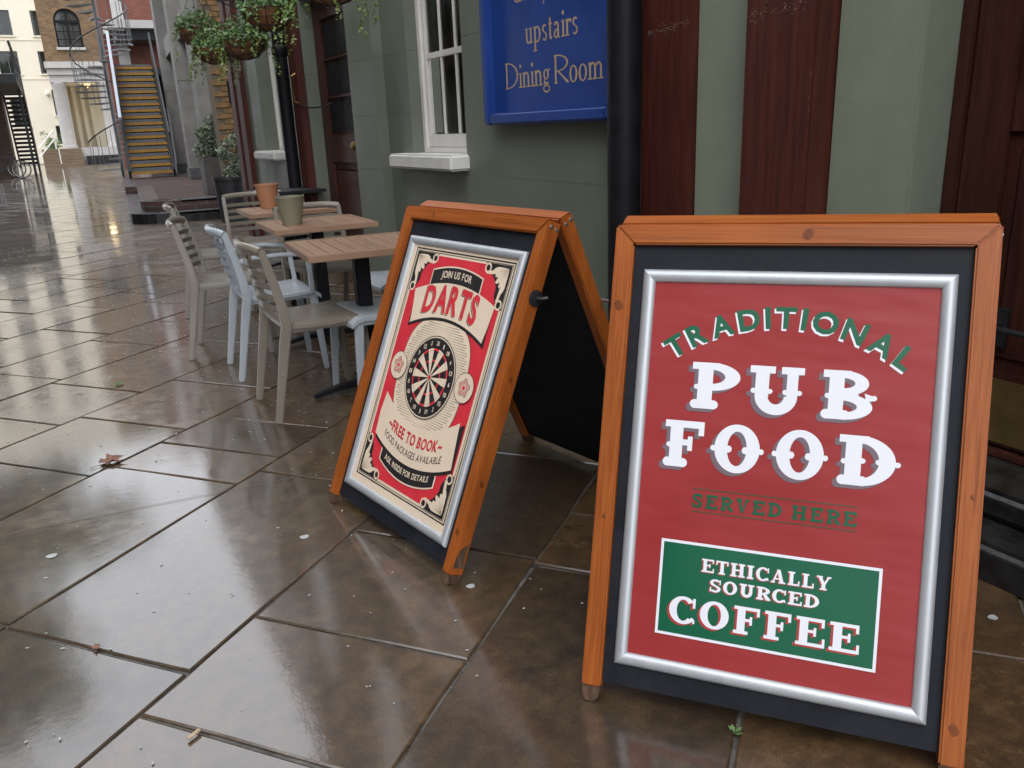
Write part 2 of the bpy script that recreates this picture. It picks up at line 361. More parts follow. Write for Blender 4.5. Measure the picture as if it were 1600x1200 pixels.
# wall with the framed sign and the near sash window
courses(XA, 3.0, 4.82, 0, 2.98); courses(XA, 5.71, 6.18, 0, 2.98); courses(XA, 4.82, 5.71, 0, .985); courses(XA, 4.82, 5.71, 2.85, 2.98)
# wall beyond, standing a little forward
courses(XB, 6.18, 6.76, 0, 2.98, .36); courses(XB, 8.05, 9.2, 0, 2.98, .36); courses(XB, 10.05, 11.45, 0, 2.98, .36); courses(XB, 6.76, 8.05, 2.42, 2.98, .36); courses(XB, 9.2, 10.05, 0, .985, .36); courses(XB, 9.2, 10.05, 2.6, 2.98, .36)
mb = MB(); mb.box(XA, 2.75, -7, 6.18, 2.982, 8.9); mb.box(XB, 2.75, 6.182, 11.45, 2.982, 8.9)
build('upper_wall', mb, 'brickD', pub)
mb = MB(); mb.box(2.05, 2.9, -7.1, 11.6, 8.902, 9.15); build('eaves_cornice', mb, 'timber', pub)
for (a, b) in ((1.688, 2.004), (2.319, 2.682)):
    mb = MB(); mb.box(XA, XA + .25, a, b, 0, 2.98); build('plaster_panel', mb, 'render_panel', pub, bevel=.008)
mb = MB(); mb.box(XA, XA + .25, .45, .75, 0, 2.98); build('plaster_panel', mb, 'render_panel', pub, bevel=.008)
build('added_shade_bay', MB().box(1.78, 2.55, -7, .448, 0, 2.98), 'timber', pub, bevel=.01)  # unseen bay, added only to shade the doorway beside it
mb = MB(); mb.box(XA, XA + .25, .752, 1.686, 2.36, 2.98); build('plaster_panel', mb, 'render_panel', pub)
mb = MB(); mb.box(2.2, 2.55, 2.005, 2.318, 0, 2.98); build('timber_post', mb, 'timber', pub, bevel=.006)
mb = MB(); mb.box(2.268, 2.55, 2.683, 2.999, 0, 2.98); build('timber_post', mb, 'timber', pub, bevel=.006)
mb = MB(); mb.box(2.16, 2.5, 10.72, 11.0, 0, 2.98); build('timber_post', mb, 'timber', pub, bevel=.01)
mb = MB(); mb.box(2.14, 2.22, 11.05, 11.3, 0, 2.98); build('timber_post', mb, 'timber', pub, bevel=.01)
# scuffs in two bands on the timbers
rs = random.Random(3); mb = MB()
for k in range(95):
    for (y0, y1, X, zc) in ((2.02, 2.30, 2.1992, 1.585), (2.69, 2.95, 2.2672, 1.60)):
        y = rs.uniform(y0, y1); z = zc + rs.gauss(0, .012) - (y - y0) * .06; l = rs.uniform(.002, .012); h = rs.uniform(.0006, .0016)
        mb.add([(X, y, z), (X, y + l, z + rs.uniform(-.002, .002)), (X, y + l, z + h), (X, y, z + h)], [(0, 1, 2, 3)])
    if k % 6 == 0:
        z = rs.uniform(.6, 1.6); h = rs.uniform(.004, .015); mb.add([(2.1992, 2.0125, z), (2.1992, 2.0137, z), (2.1992, 2.0137, z + h), (2.1992, 2.0125, z + h)], [(0, 1, 2, 3)])
struct(build('paint_scuffs', mb, 'scuff', pub), 'stuff')
# drain pipes
def pipe(X, Y, r, z1, bands, name='drainpipe'):
    mb = MB(); mb.tube([(X, Y, 0), (X, Y, z1)], r, 20); p = build(name, mb, 'black', pub, smooth=True)
    for z in bands:
        mb = MB(); mb.tube([(X, Y, z - .05), (X, Y, z - .03), (X, Y, z + .03), (X, Y, z + .05)], [r * 1.04, r * 1.22, r * 1.22, r * 1.04], 20); build('pipe_collar', mb, 'black', p, smooth=True)
pipe(2.195, 3.02, .072, 2.97, (2.4, .3)); pipe(2.10, 8.40, .062, 2.97, (2.0, .35))
# near doorway: panelled door, brass kick plate, lever, worn black steps
door = build('door', MB().box(2.478, 2.53, .80, 1.64, .215, 2.30), 'door', pub)
for (y0, y1, z0, z1) in ((.80, .93, .22, 2.29), (1.50, 1.636, .22, 2.29), (.932, 1.498, .222, .46), (.932, 1.498, 1.17, 1.30), (.932, 1.498, 2.1, 2.28)):
    build('door_rail', MB().box(2.462, 2.4775, y0, y1, z0, z1), 'door', door, bevel=.004)
for (z0, z1) in ((.50, 1.13), (1.34, 2.06)):
    build('door_panel', MB().box(2.468, 2.4775, .97, 1.46, z0, z1), 'door', door, bevel=.009)
build('kick_plate', MB().box(2.4585, 2.4615, .81, 1.635, .235, .437), 'brass', door)
mb = MB(); mb.tube([(2.46, 1.44, .61), (2.40, 1.44, .61), (2.395, 1.36, .607), (2.395, 1.31, .605)], .009, 8); mb.box(2.45, 2.4615, 1.42, 1.46, .54, .66); build('door_lever', mb, 'iron', door, smooth=True)
build('door_jamb', MB().box(2.455, 2.54, 1.641, 1.687, .2, 2.35), 'door', pub, bevel=.004); build('door_jamb', MB().box(2.455, 2.54, .752, .799, .2, 2.35), 'door', pub, bevel=.004)
for (x0, x1, z0, z1, y0, y1) in ((2.05, 2.6, -.02, .105, .55, 1.78), (2.19, 2.6, .107, .195, .60, 1.684)):
    build('door_step', MB().box(x0, x1, y0, y1, z0, z1), 'stepstone', pub, bevel=.022, seg=3)
build('threshold', MB().box(2.43, 2.56, .755, 1.684, .196, .214), 'door', pub, bevel=.004)

def sash_window(X, y0, y1, z0, z1, cols, rows, sill, par=pub):
    """white box-frame sash set back in its opening; X is the plane of the frame face"""
    f = MB(); t = .055
    f.box(X, X + .09, y1 - t, y1 - .001, z0, z1); f.box(X, X + .09, y0 + .001, y0 + t, z0, z1); f.box(X + .001, X + .089, y0 + t, y1 - t, z1 - t, z1); f.box(X + .001, X + .089, y0 + t, y1 - t, z0, z0 + .035)
    wd = build('window', f, 'whitepaint', par, bevel=.004)
    a, b, c, d = y0 + t + .001, y1 - t - .001, z0 + .037, z1 - t - .001
    s = MB(); xs0, xs1 = X + .02, X + .055; r = .042
    s.box(xs0, xs1, a, a + r, c, d); s.box(xs0, xs1, b - r, b, c, d); s.box(xs0 + .001, xs1 - .001, a + r, b - r, c, c + .085); s.box(xs0 + .001, xs1 - .001, a + r, b - r, d - .05, d)
    build('sash', s, 'whitepaint', wd, bevel=.004)
    A, B, C, D = a + r, b - r, c + .086, d - .051
    for i in range(1, cols):
        yy = A + (B - A) * i / cols; build('glazing_bar', MB().box(X + .025, X + .049, yy - .011, yy + .011, C, D), 'whitepaint', wd, bevel=.003)
    for i in range(1, rows):
        zz = C + (D - C) * i / rows; hh = .02 if i == 1 else .012; build('glazing_bar', MB().box(X + .024, X + .050, A, B, zz - hh, zz + hh), 'whitepaint', wd, bevel=.003)
    for i in range(cols):
        for j in range(rows):
            p = MB(); ya, yb = A + (B - A) * i / cols + .01, A + (B - A) * (i + 1) / cols - .01; za, zb = C + (D - C) * j / rows + .01, C + (D - C) * (j + 1) / rows - .01
            p.add([(X + .037, ya, za), (X + .037, yb, za), (X + .037, yb, zb), (X + .037, ya, zb)], [(0, 1, 2, 3)]); build('pane', p, 'glass', wd)
    cur = MB(); n = 26; yA, yB = y0 + .45 * (y1 - y0), y1 - .02
    vs = []
    for k in range(n + 1):
        y = yA + (yB - yA) * k / n; x = X + .2 + .022 * math.sin(k * 1.9); vs += [(x, y, z0 + .02), (x, y, z1)]
    cur.add(vs, [(2 * k, 2 * k + 2, 2 * k + 3, 2 * k + 1) for k in range(n)]); build('curtain', cur, 'curtain', wd, smooth=True)
    if sill:
        s = MB(); sy0, sy1, sx0, sz0, sz1 = sill; s.box(sx0, X + .02, sy0, sy1, sz0, sz1)
        so_ = build('sill', s, 'sill', wd, bevel=.014, seg=3)
    return wd
w1 = sash_window(2.385, 4.82, 5.71, 1.083, 2.85, 3, 3, (4.79, 5.88, 2.17, .985, 1.082))
w2 = sash_window(2.375, 9.2, 10.05, 1.075, 2.6, 3, 3, (9.12, 10.12, 2.09, .985, 1.074))
for y in (.5, 3.9, 7.3, 10.0):
    sash_window(2.25 if y < 6 else 2.17, y - .5, y + .5, 4.2, 6.0, 3, 4, None)
# far door with glazed panes, set back in the second wall
d2 = build('door', MB().box(2.36, 2.41, 6.79, 8.04, .03, 2.40), 'door', pub)
for (y0, y1, z0, z1) in ((6.80, 7.02, .05, 2.38), (7.82, 8.03, .05, 2.38), (7.022, 7.818, .05, .35), (7.022, 7.818, .98, 1.22), (7.022, 7.818, 2.2, 2.37)):
    build('door_rail', MB().box(2.335, 2.359, y0, y1, z0, z1), 'door', d2, bevel=.005)
for i in range(2):
    for j in range(3):
        z0 = 1.24 + j * .32; y0 = 7.04 + i * .39; build('door_pane', MB().box(2.352, 2.3595, y0 + .02, y0 + .36, z0 + .01, z0 + .29), 'black', d2)
        if j < 2: build('glazing_bar', MB().box(2.338, 2.3515, y0 - .01, y0 + .39, z0 + .30, z0 + .32), 'door', d2)
build('door_panel', MB().box(2.344, 2.3595, 7.10, 7.74, .42, .92), 'door', d2, bevel=.012)
mb = MB(); mb.lathe([(.012, 0), (.034, .02), (.036, .045), (.02, .06)], 16); kn = build('door_knob', MB().add([(2.335 - z, 7.05 + x, 1.13 + y) for x, y, z in mb.v], mb.f), 'brass', d2, smooth=True)
mb = MB(); mb.box(2.15, 2.219, 8.06, 8.32, 0, 2.9); pl = build('timber_post', mb, 'timber', pub, bevel=.008)
mb = MB(); mb.tube([(2.15, 8.12, 1.52), (2.11, 8.12, 1.54), (2.11, 8.12, 1.76), (2.15, 8.12, 1.78)], .011, 8); build('pull_handle', mb, 'brass', pl, smooth=True)
mb = MB(); mb.tube([(2.15, 8.06, 1.5), (2.2, 7.9, 1.47), (2.27, 7.75, 1.47), (2.33, 7.62, 1.5)], .008, 6); build('door_chain', mb, 'iron', pl)

# ------------------------------------------------------------ 2-D lettering
def seg_rect(x0, y0, x1, y1): return ([(x0, y0), (x1, y0), (x1, y1), (x0, y1)], [(0, 1, 2, 3)])
def seg_poly(*p): return (list(p), [tuple(range(len(p)))])
def seg_ring(cx, cy, rx, ry, a0, a1, sx, sy, n=20):
    v = []; f = []
    for k in range(n + 1):
        a = R(a0 + (a1 - a0) * k / n); c, s = math.cos(a), math.sin(a)
        v += [(cx + rx * c, cy + ry * s), (cx + max(0, rx - sx) * c, cy + max(0, ry - sy) * s)]
    for k in range(n): f.append((2 * k, 2 * k + 2, 2 * k + 3, 2 * k + 1))
    return (v, f)
def seg_disc(cx, cy, r, n=14): return ([(cx + r * math.cos(2 * math.pi * k / n), cy + r * math.sin(2 * math.pi * k / n)) for k in range(n)], [tuple(range(n))])
def serif(ch, s, t, fancy=False):
    """slab-serif letter, cap height 1: list of shapes and its width.  s stem, t thin stroke"""
    q = s * .42; r = []; rect = lambda *a: r.append(seg_rect(*a)); ring = lambda *a, **k: r.append(seg_ring(*a, **k)); disc = lambda *a: r.append(seg_disc(*a)); poly = lambda *a: r.append(seg_poly(*a))
    def stem(x, top=True, bot=True, y0=0, y1=1, left=True, right=True):
        rect(x, y0, x + s, y1); l = q if left else 0; rr = q if right else 0
        if bot:
            if fancy: disc(x - .03, .095, .10); disc(x + s + .03, .095, .10); disc(x + s * .35, .085, .085); disc(x + s * .65, .085, .085); rect(x, .10, x + s, .3)
            else: rect(x - l, y0, x + s + rr, y0 + t)
        if top: rect(x - l, y1 - t, x + s + rr, y1)
        if fancy: disc(x - .02, .47, .055)
    w = 1
    if ch in 'PR':
        w = .92; stem(q); ring(q + s * .9, .70, w - q - s * .9, .30, -90, 90, s, t)
        if ch == 'R': poly((q + s * 1.2, .45), (q + s * 2.1, .45), (w + q * .2, t), (w + q * .2, 0), (w - s * .9, 0)); rect(w - s * .9, 0, w + q * .6, t * .9)
    elif ch == 'B':
        w = .95; stem(q); ring(q + s * .9, .745, w - q - s - .06, .255, -90, 90, s * .9, t); ring(q + s * .9, .27, w - q - s * .9, .27, -90, 90, s, t)
        if fancy: disc(w + .02, .47, .055); disc(w - s - .03, .50, .05); poly((w - .16, .56), (w + .03, .50), (w + .01, .42), (w - .12, .38))
    elif ch == 'D':
        w = 1.0; stem(q); ring(q + s * .9, .5, w - q - s * .9, .5, -90, 90, s, t)
        if fancy: disc(w + .03, .48, .055); disc(w - s - .01, .5, .055); disc(q + s + .02, .5, .055)
    elif ch == 'U':
        w = 1.02; rect(q, .35, q + s, 1); rect(0, 1 - t, 2 * q + s, 1); rect(w - q - s * .8, .35, w - q, 1); rect(w - 2 * q - s * .8, 1 - t, w, 1); ring(w / 2, .38, w / 2 - q, .40, 180, 360, s * .95, t * 1.5)
        if fancy:
            for x in (q - .03, q + s + .02, w - q - s * .8 - .02, w - q + .03): disc(x, .47, .055)
    elif ch == 'F' or ch == 'E':
        w = .86 if ch == 'F' else .9; stem(q); rect(q + s * .5, 1 - t, w, 1); rect(w - t * .8, .70, w, 1); rect(q + s * .5, .47, w * .72, .47 + t * .85); rect(w * .72 - t * .7, .36, w * .72, .67)
        if ch == 'E': rect(q + s * .5, 0, w + .03, t); rect(w - t * .7 + .03, 0, w + .03, .32)
    elif ch == 'L': w = .82; stem(q); rect(q, 0, w, t); rect(w - t * .8, 0, w, .36)
    elif ch == 'T': w = .92; stem(w / 2 - s / 2, top=False); rect(0, 1 - t, w, 1); rect(0, .68, t * .8, 1); rect(w - t * .8, .68, w, 1)
    elif ch == 'H': w = 1.06; stem(q); stem(w - q - s); rect(q + s * .5, .5 - t * .45, w - q - s * .5, .5 + t * .45)
    elif ch == 'I': w = 2 * q + s; stem(q)
    elif ch == 'O':
        w = 1.0; ring(.5, .5, .5, .515, 0, 360, s, t, n=32)
        if fancy:
            for x, rr_ in ((-.03, .06), (s + .03, .075), (1 - s - .03, .075), (1.03, .06)): disc(x, .48, rr_)
    elif ch == 'C':
        w = .92; ring(.5, .5, .5, .515, 42, 318, s, t, n=28); rect(w - t * .75, .62, w, .98); rect(w - t * .6, .05, w, .2); disc(w - .1, .2, t * .55)
    elif ch == 'S':
        w = .78; ring(w / 2, .735, w / 2, .28, 30, 270, s * .85, t * 1.1); ring(w / 2, .265, w / 2, .28, -150, 90, s * .85, t * 1.1); rect(w - t * .75, .62, w - .01, .98); rect(.01, .02, t * .75, .36)
    elif ch == 'A':
        w = 1.04; poly((.08, 0), (.08 + t, 0), (w / 2 + .03, 1), (w / 2 - .06, 1)); poly((w - .1 - s, 0), (w - .1, 0), (w / 2 + s * .45, 1), (w / 2 - s * .5, 1)); rect(.25, .26, w - .25, .26 + t * .8); rect(0, 0, .3, t * .9); rect(w - s - .22, 0, w, t * .9)
    elif ch == 'V':
        w = 1.0; poly((w - .1 - t, 1), (w - .1, 1), (w / 2 + .05, 0), (w / 2 - .04, 0)); poly((.08, 1), (.08 + s, 1), (w / 2 + s * .4, 0), (w / 2 - s * .4, 0)); rect(0, 1 - t * .9, s + .2, 1); rect(w - .3, 1 - t * .9, w, 1)
    elif ch == 'Y':
        w = 1.0; rect(w / 2 - s / 2, 0, w / 2 + s / 2, .48); rect(w / 2 - s / 2 - q, 0, w / 2 + s / 2 + q, t * .9); poly((.06, 1), (.06 + s, 1), (w / 2 + s / 2, .4), (w / 2 - s / 2, .4)); poly((w - .08 - t, 1), (w - .08, 1), (w / 2 + s / 2, .4), (w / 2 - t * .3, .4)); rect(0, 1 - t * .9, s + .16, 1); rect(w - .28, 1 - t * .9, w, 1)
    # light roman lower case, x height .56
    elif ch in 'niurmdplthao gys':
        x = .56
        def st(X, y0, y1, hat=True, foot=True):
            rect(X, y0, X + s, y1)
            if hat: poly((X - s * .8, y1 - t * 1.5), (X + .001, y1 - t), (X + s, y1), (X, y1))
            if foot: rect(X - s * .7, y0, X + s * 1.7, y0 + t)
        def hump(X, wd): ring(X + wd / 2, x - .20, wd / 2, .21, 0, 150, s, t * 1.4)
        if ch == 'n': w = .55; st(.06, 0, x); hump(.07, .42); st(.49 - s, 0, x - .2, False)
        elif ch == 'm': w = .86; st(.06, 0, x); hump(.07, .40); st(.47 - s, 0, x - .2, False); hump(.40, .40); st(.80 - s, 0, x - .2, False)
        elif ch == 'i': w = .22; st(.07, 0, x); disc(.07 + s / 2, .80, s * .65)
        elif ch == 'l': w = .22; st(.07, 0, 1.02)
        elif ch == 'r': w = .38; st(.06, 0, x); ring(.25, x - .17, .14, .17, 40, 150, s * .8, t * 1.5); disc(.33, x - .07, s * .6)
        elif ch == 'u': w = .56; st(.06, .18, x, True, False); ring(.27, .2, .21, .21, 180, 330, s, t * 1.4); st(.48 - s, 0, x)
        elif ch == 't': w = .32; rect(.09, .14, .09 + s, .74); ring(.2, .15, .11, .16, 180, 330, s, t * 1.4); rect(.01, x - t, .29, x)
        elif ch == 'o': w = .52; ring(.26, .275, .25, .295, 0, 360, s, t, n=28)
        elif ch == 'a': w = .47; ring(.20, x - .17, .17, .18, 0, 160, s, t * 1.4); rect(.37 - s, .06, .37, x - .16); ring(.38, .08, .10, .09, 180, 300, s * .8, t); ring(.19, .15, .17, .16, 40, 340, s * .9, t * 1.2)
        elif ch == 's': w = .38; ring(.19, .42, .16, .145, 30, 265, s * .8, t * 1.4); ring(.19, .145, .16, .155, -150, 85, s * .8, t * 1.4)
        elif ch == 'd': w = .55; ring(.27, .275, .24, .29, 30, 330, s, t * 1.2, n=28); st(.49 - s, 0, 1.02)
        elif ch == 'p': w = .56; st(.06, -.32, x); ring(.28, .275, .24, .29, -150, 150, s, t * 1.2, n=28)
        elif ch == 'g': w = .50; ring(.23, .38, .19, .19, 0, 360, s * .85, t, n=24); ring(.24, -.13, .23, .15, 0, 360, s * .6, t * 1.3, n=24); rect(.05, .03, .38, .03 + t * 1.6); rect(.08, .04, .08 + s * .6, .22); rect(.36, .50, .49, .50 + t * 1.3)
        elif ch == 'y': w = .52; poly((.05, x), (.05 + s, x), (.31, 0), (.23, .04)); poly((.45, x), (.48, x), (.22, -.3), (.16, -.3)); rect(0, x - t, .2, x); rect(.36, x - t, .53, x)
        else: w = .3
    return r, w
FONTC = {}
def load_font(chars, off):
    obs = []
    for ch in sorted(set(chars)):
        cu = bpy.data.curves.new('glyph', 'FONT'); cu.body = ch; cu.size = 1; cu.offset = off; cu.resolution_u = 3
        o = bpy.data.objects.new('glyph', cu); COL.objects.link(o); obs.append((ch, o, cu))
    dg = bpy.context.evaluated_depsgraph_get(); dg.update()
    for ch, o, cu in obs:
        me = o.evaluated_get(dg).to_mesh(); v = [(p.co.x, p.co.y) for p in me.vertices]; f = [tuple(p.vertices) for p in me.polygons]
        FONTC[(ch, off)] = (v, f); o.evaluated_get(dg).to_mesh_clear()
    for ch, o, cu in obs: bpy.data.objects.remove(o); bpy.data.curves.remove(cu)
ALL = 'TRADITIONALJOINUSFORDARTSFREETOBOOKFOODPACKAGESAVAILABLEASKINSIDEFORDETAILS0123456789~'
load_font(ALL, .022); load_font(ALL, .036); load_font(ALL, .006)
CAPH = max(y for x, y in FONTC[('I', .006)][0])
def sans(text, W, H, off=.022, track=.06, space=.34):
    """line of the plain sans face, fitted to width W and cap height H and centred on x = 0"""
    x = 0; out = []
    for ch in text:
        if ch == ' ': x += space; continue
        v, f = FONTC[(ch, off)]; x0 = min(p[0] for p in v); x1 = max(p[0] for p in v)
        out.append(([(p[0] - x0 + x, p[1]) for p in v], f)); x += x1 - x0 + track
    x -= track; sx = W / x; sy = H / CAPH
    return [([(p[0] * sx - W / 2, p[1] * sy) for p in v], f) for v, f in out]
def serif_line(text, W, H, s, t, track=.12, space=.45, fancy=False):
    x = 0; out = []
    for ch in text:
        if ch == ' ': x += space; continue
        sh, w = serif(ch, s, t, fancy)
        for v, f in sh: out.append(([(p[0] + x, p[1]) for p in v], f))
        x += w + track
    x -= track; sx = W / x
    return [([(p[0] * sx - W / 2, p[1] * H) for p in v], f) for v, f in out]
class Print:
    """flat print laid in the plane T(u, v, n); every shape a hair above the last"""
    def __init__(s, T, n0): s.T = T; s.n = n0; s.mb = {}; s.key = 'print'; s.idx = 0
    def layer(s, d=.00025): s.n += d
    def put(s, mat, shapes, fn=lambda x, y: (x, y), d=(0, 0), step=.000012):
        mb = s.mb.setdefault((mat, s.key, s.idx), MB())
        for k, (v, f) in enumerate(shapes):
            mb.add([s.T(fn(*p)[0] + d[0], fn(*p)[1] + d[1], s.n + step * (k % 14)) for p in v], f)
    def finish(s, parent, names, world=True):
        for (mat, key, _), mb in s.mb.items(): build(key, mb, mat, parent, world=world)
def at(u, v): return lambda x, y: (u + x, v + y)
def arc(u, v, Rr):
    return lambda x, y: (u + (Rr + y) * math.sin(x / Rr), v + (Rr + y) * math.cos(x / Rr) - Rr)
def sag(u, v, k): return lambda x, y: (u + x, v + y - k * x * x)
def circ(r, n=40, ry=None): return [([(r * math.cos(2 * math.pi * k / n), (ry or r) * math.sin(2 * math.pi * k / n)) for k in range(n)], [tuple(range(n))])]
def band(x0, x1, top, bot, n=24):
    v = []; f = []
    for k in range(n + 1):
        x = x0 + (x1 - x0) * k / n; v += [(x, top(x)), (x, bot(x))]
    for k in range(n): f.append((2 * k, 2 * k + 1, 2 * k + 3, 2 * k + 2))
    return [(v, f)]

# ------------------------------------------------------------ blue wall sign
sg = thing('wall_sign', 'royal blue framed wall sign with buff lettering about an upstairs dining room', 'sign', (2.28, 3.8, 1.9))
build('back_board', MB().box(2.262, 2.298, 3.15, 4.38, 1.27, 2.75), 'blue', sg)
for (y0, y1, z0, z1) in ((4.335, 4.40, 1.25, 2.77), (3.13, 3.195, 1.25, 2.77)): build('frame_bar', MB().box(2.215, 2.2995, y0, y1, z0, z1), 'blue', sg, bevel=.012, seg=3)
for (z0, z1) in ((1.25, 1.315), (2.705, 2.77)): build('frame_bar', MB().box(2.216, 2.2995, 3.196, 4.334, z0, z1), 'blue', sg, bevel=.012, seg=3)
P = Print(lambda u, v, n: (2.262 - n, 3.755 - u, v), .0006)
yc = 3.755
P.key = 'lower_line_lettering'; P.put('gold', serif_line('Dining Room', .93, .132, .115, .045, .05, .22), at(.02, 1.433))
P.key = 'middle_line_lettering'; P.put('gold', serif_line('upstairs', .50, .132, .115, .045, .045), at(.035, 1.641))
P.key = 'upper_line_lettering'; P.put('gold', serif_line('daily', .36, .132, .115, .045, .045), at(-.15, 1.849))
P.finish(sg, {'gold': 'lettering'})

# ------------------------------------------------------------ sandwich boards
WB, LB, DP, ST = .769, 1.083, .046, .044
def panel_T(th, y_m=None):
    s, c = math.sin(th), math.cos(th)
    if y_m is None: return lambda u, v, n: (u, v * s - n * c, v * c + n * s)
    return lambda u, v, n: (u, 2 * y_m - (v * s - n * c), v * c + n * s)
def panel(root, T, lo=(0, 0), wear=True, back=False):
    h = WB / 2; pn = 'rear_frame' if back else 'front_frame'
    for sgn, l in ((-1, lo[0]), (1, lo[1])):
        u0, u1 = (-h, -h + ST) if sgn < 0 else (h - ST, h)
        mb = MB(); top = [LB - .0006, LB - ST - .0006] if sgn < 0 else [LB - ST - .0006, LB - .0006]
        q4 = [(u0, .036 + l), (u1, .036 + l), (u1, top[1]), (u0, top[0])]
        mb.add([T(u, v, n) for n in (-DP, 0) for u, v in q4], [(3, 2, 1, 0), (4, 5, 6, 7), (0, 1, 5, 4), (1, 2, 6, 5), (2, 3, 7, 6), (3, 0, 4, 7)]); st = build('upright', mb, 'pine_v', root, bevel=.004, world=False)
        mb = MB(); rr = random.Random(sgn * 5 + back)
        P8 = [(u0 + .0005, .036 + l), (u1 - .0005, .041 + l), (u1 - .004, .012 + l), (u1 - .013, l), (u0 + .008, l), (u0 + .002, .015 + l)]
        mb.add([T(u, v, n) for n in (-.002, -DP + .002) for u, v in P8], [(0, 1, 2, 3, 4, 5), (11, 10, 9, 8, 7, 6)] + [(k, (k + 1) % 6, 6 + (k + 1) % 6, 6 + k) for k in range(6)])
        build('worn_foot', mb, 'rawwood', st, bevel=.003, world=False)
        if not back and sgn > 0:      # bare patch on the outer corner
            mb = MB(); mb.add([T(u1 + .0004, v, n) for v, n in ((.06, -.002), (.06, -.040), (.10, -.034), (.135, -.04), (.115, -.012), (.085, -.004))], [(0, 1, 2, 3, 4, 5)]); build('bare_patch', mb, 'rawwood', st, world=False)
    # top rail mitred into the uprights
    mb = MB(); vs = []
    for n in (-DP, 0):
        vs += [T(-h, LB, n), T(h, LB, n), T(h - ST, LB - ST, n), T(-h + ST, LB - ST, n)]
    mb.add(vs, [(3, 2, 1, 0), (4, 5, 6, 7), (0, 1, 5, 4), (1, 2, 6, 5), (2, 3, 7, 6), (3, 0, 4, 7)]); build('top_rail', mb, 'pine_h', root, bevel=.004, world=False)
    mb = MB(); mb.box(-h + ST + .0005, h - ST - .0005, .046, LB - ST - .0005, -.030, -.016, T); build('black_panel', mb, 'blackboard', root, world=False)
def snap_frame(root, T, v0=.0949, v1=.985):
    w = .6315 / 2; fw = .0285; base = -.0155
    prof = [(0, 0), (.001, .007), (.006, .0115), (.013, .013), (.020, .0115), (.026, .0075), (fw, .003), (fw, 0)]
    cor = [(-w, v0, 1, 1), (w, v0, -1, 1), (w, v1, -1, -1), (-w, v1, 1, -1)]
    fr = None
    for k in range(4):
        a, b = cor[k], cor[(k + 1) % 4]; mb = MB(); vs = []
        for c in (a, b): vs += [T(c[0] + c[2] * p, c[1] + c[3] * p, base + n) for p, n in prof]
        m = len(prof); mb.add(vs, [(i, (i + 1) % m, m + (i + 1) % m, m + i) for i in range(m)] + [tuple(range(m)), tuple(range(m, 2 * m))[::-1]])
        o = build('frame_bar', mb, 'alu', fr if fr else root, smooth=True, world=False)
        if not fr: fr = o; o.name = 'snap_frame'; ROOT[o.name] = Vector()
def knot(root, T, u, v, r, side=False):
    mb = MB(); pts = [(r * (1 + .25 * math.sin(2 * a + u * 9)) * math.cos(a), r * 1.25 * math.sin(a)) for a in [2 * math.pi * k / 14 for k in range(14)]]
    n = len(pts); f = (lambda a, b: T(u + a, v + b, .0003)) if not side else (lambda a, b: T(WB / 2 + .0003, v + b, u + a))
    g_ = (lambda a, b: T(u + a, v + b, .0001)) if not side else (lambda a, b: T(WB / 2 + .0001, v + b, u + a))
    mb.add([f(*p) for p in pts] + [g_(p[0] * 1.35, p[1] * 1.35) for p in pts], [tuple(range(n))] + [(k, (k + 1) % n, n + (k + 1) % n, n + k) for k in range(n)])
    build('knot', mb, 'knotwood', root, world=False)
def hardware(root, T, h=WB / 2):
    for v, n in ((LB - .02, -.012), (LB - .024, -.033)):
        mb = MB(); a = Vector(T(h, v, n)); mb.tube([a, a + Vector((.0015, 0, 0)), a + Vector((.003, 0, 0))], [.0065, .006, .003], 12); build('screw', mb, 'steel', root, smooth=True, world=False)
def sandwich(name_label, loc, yaw, th, lo, darts):
    root = thing('sandwich_board', name_label, 'sign board', (loc[0], loc[1], 0), yaw)
    T = panel_T(th); ym = LB * math.sin(th) + DP * math.cos(th) + .002
    if lo[1]:      # the board leans a degree with the fall of the paving
        rl = .011; T0 = T; T = lambda u, v, n: T0(u * math.cos(rl) - v * math.sin(rl), v * math.cos(rl) + (u + WB / 2) * math.sin(rl), n)
        TB0 = panel_T(th, ym); TB = lambda u, v, n: TB0(u * math.cos(rl) - v * math.sin(rl), v * 1.012 * math.cos(rl) + (u + WB / 2) * math.sin(rl), n)
    else: TB0 = panel_T(th, ym); TB = lambda u, v, n: TB0(u * .985, v * 1.012, n)
    panel(root, T, lo); panel(root, TB, lo, back=True); hardware(root, T); hardware(root, TB)
    snap_frame(root, T)
    for u in (-.22, .22):      # hinges on the ridge
        a = Vector(T(u, LB, -DP)); mb = MB(); mb.tube([a + Vector((-.03, .001, .002)), a + Vector((.03, .001, .002))], .006, 8); build('hinge', mb, 'iron', root, world=False)
    w, v0, v1 = .288, .123, .957
    ps = MB(); nx, ny = 8, 12; vs = []; rr = random.Random(11)
    for j in range(ny + 1):
        for i in range(nx + 1): vs.append(T(-w + 2 * w * i / nx, v0 + (v1 - v0) * j / ny, -.0145))
    ps.add(vs, [(j * (nx + 1) + i, j * (nx + 1) + i + 1, (j + 1) * (nx + 1) + i + 1, (j + 1) * (nx + 1) + i) for j in range(ny) for i in range(nx)])
    return root, T, build('poster', ps, 'dcream' if darts else 'red', root, world=False)

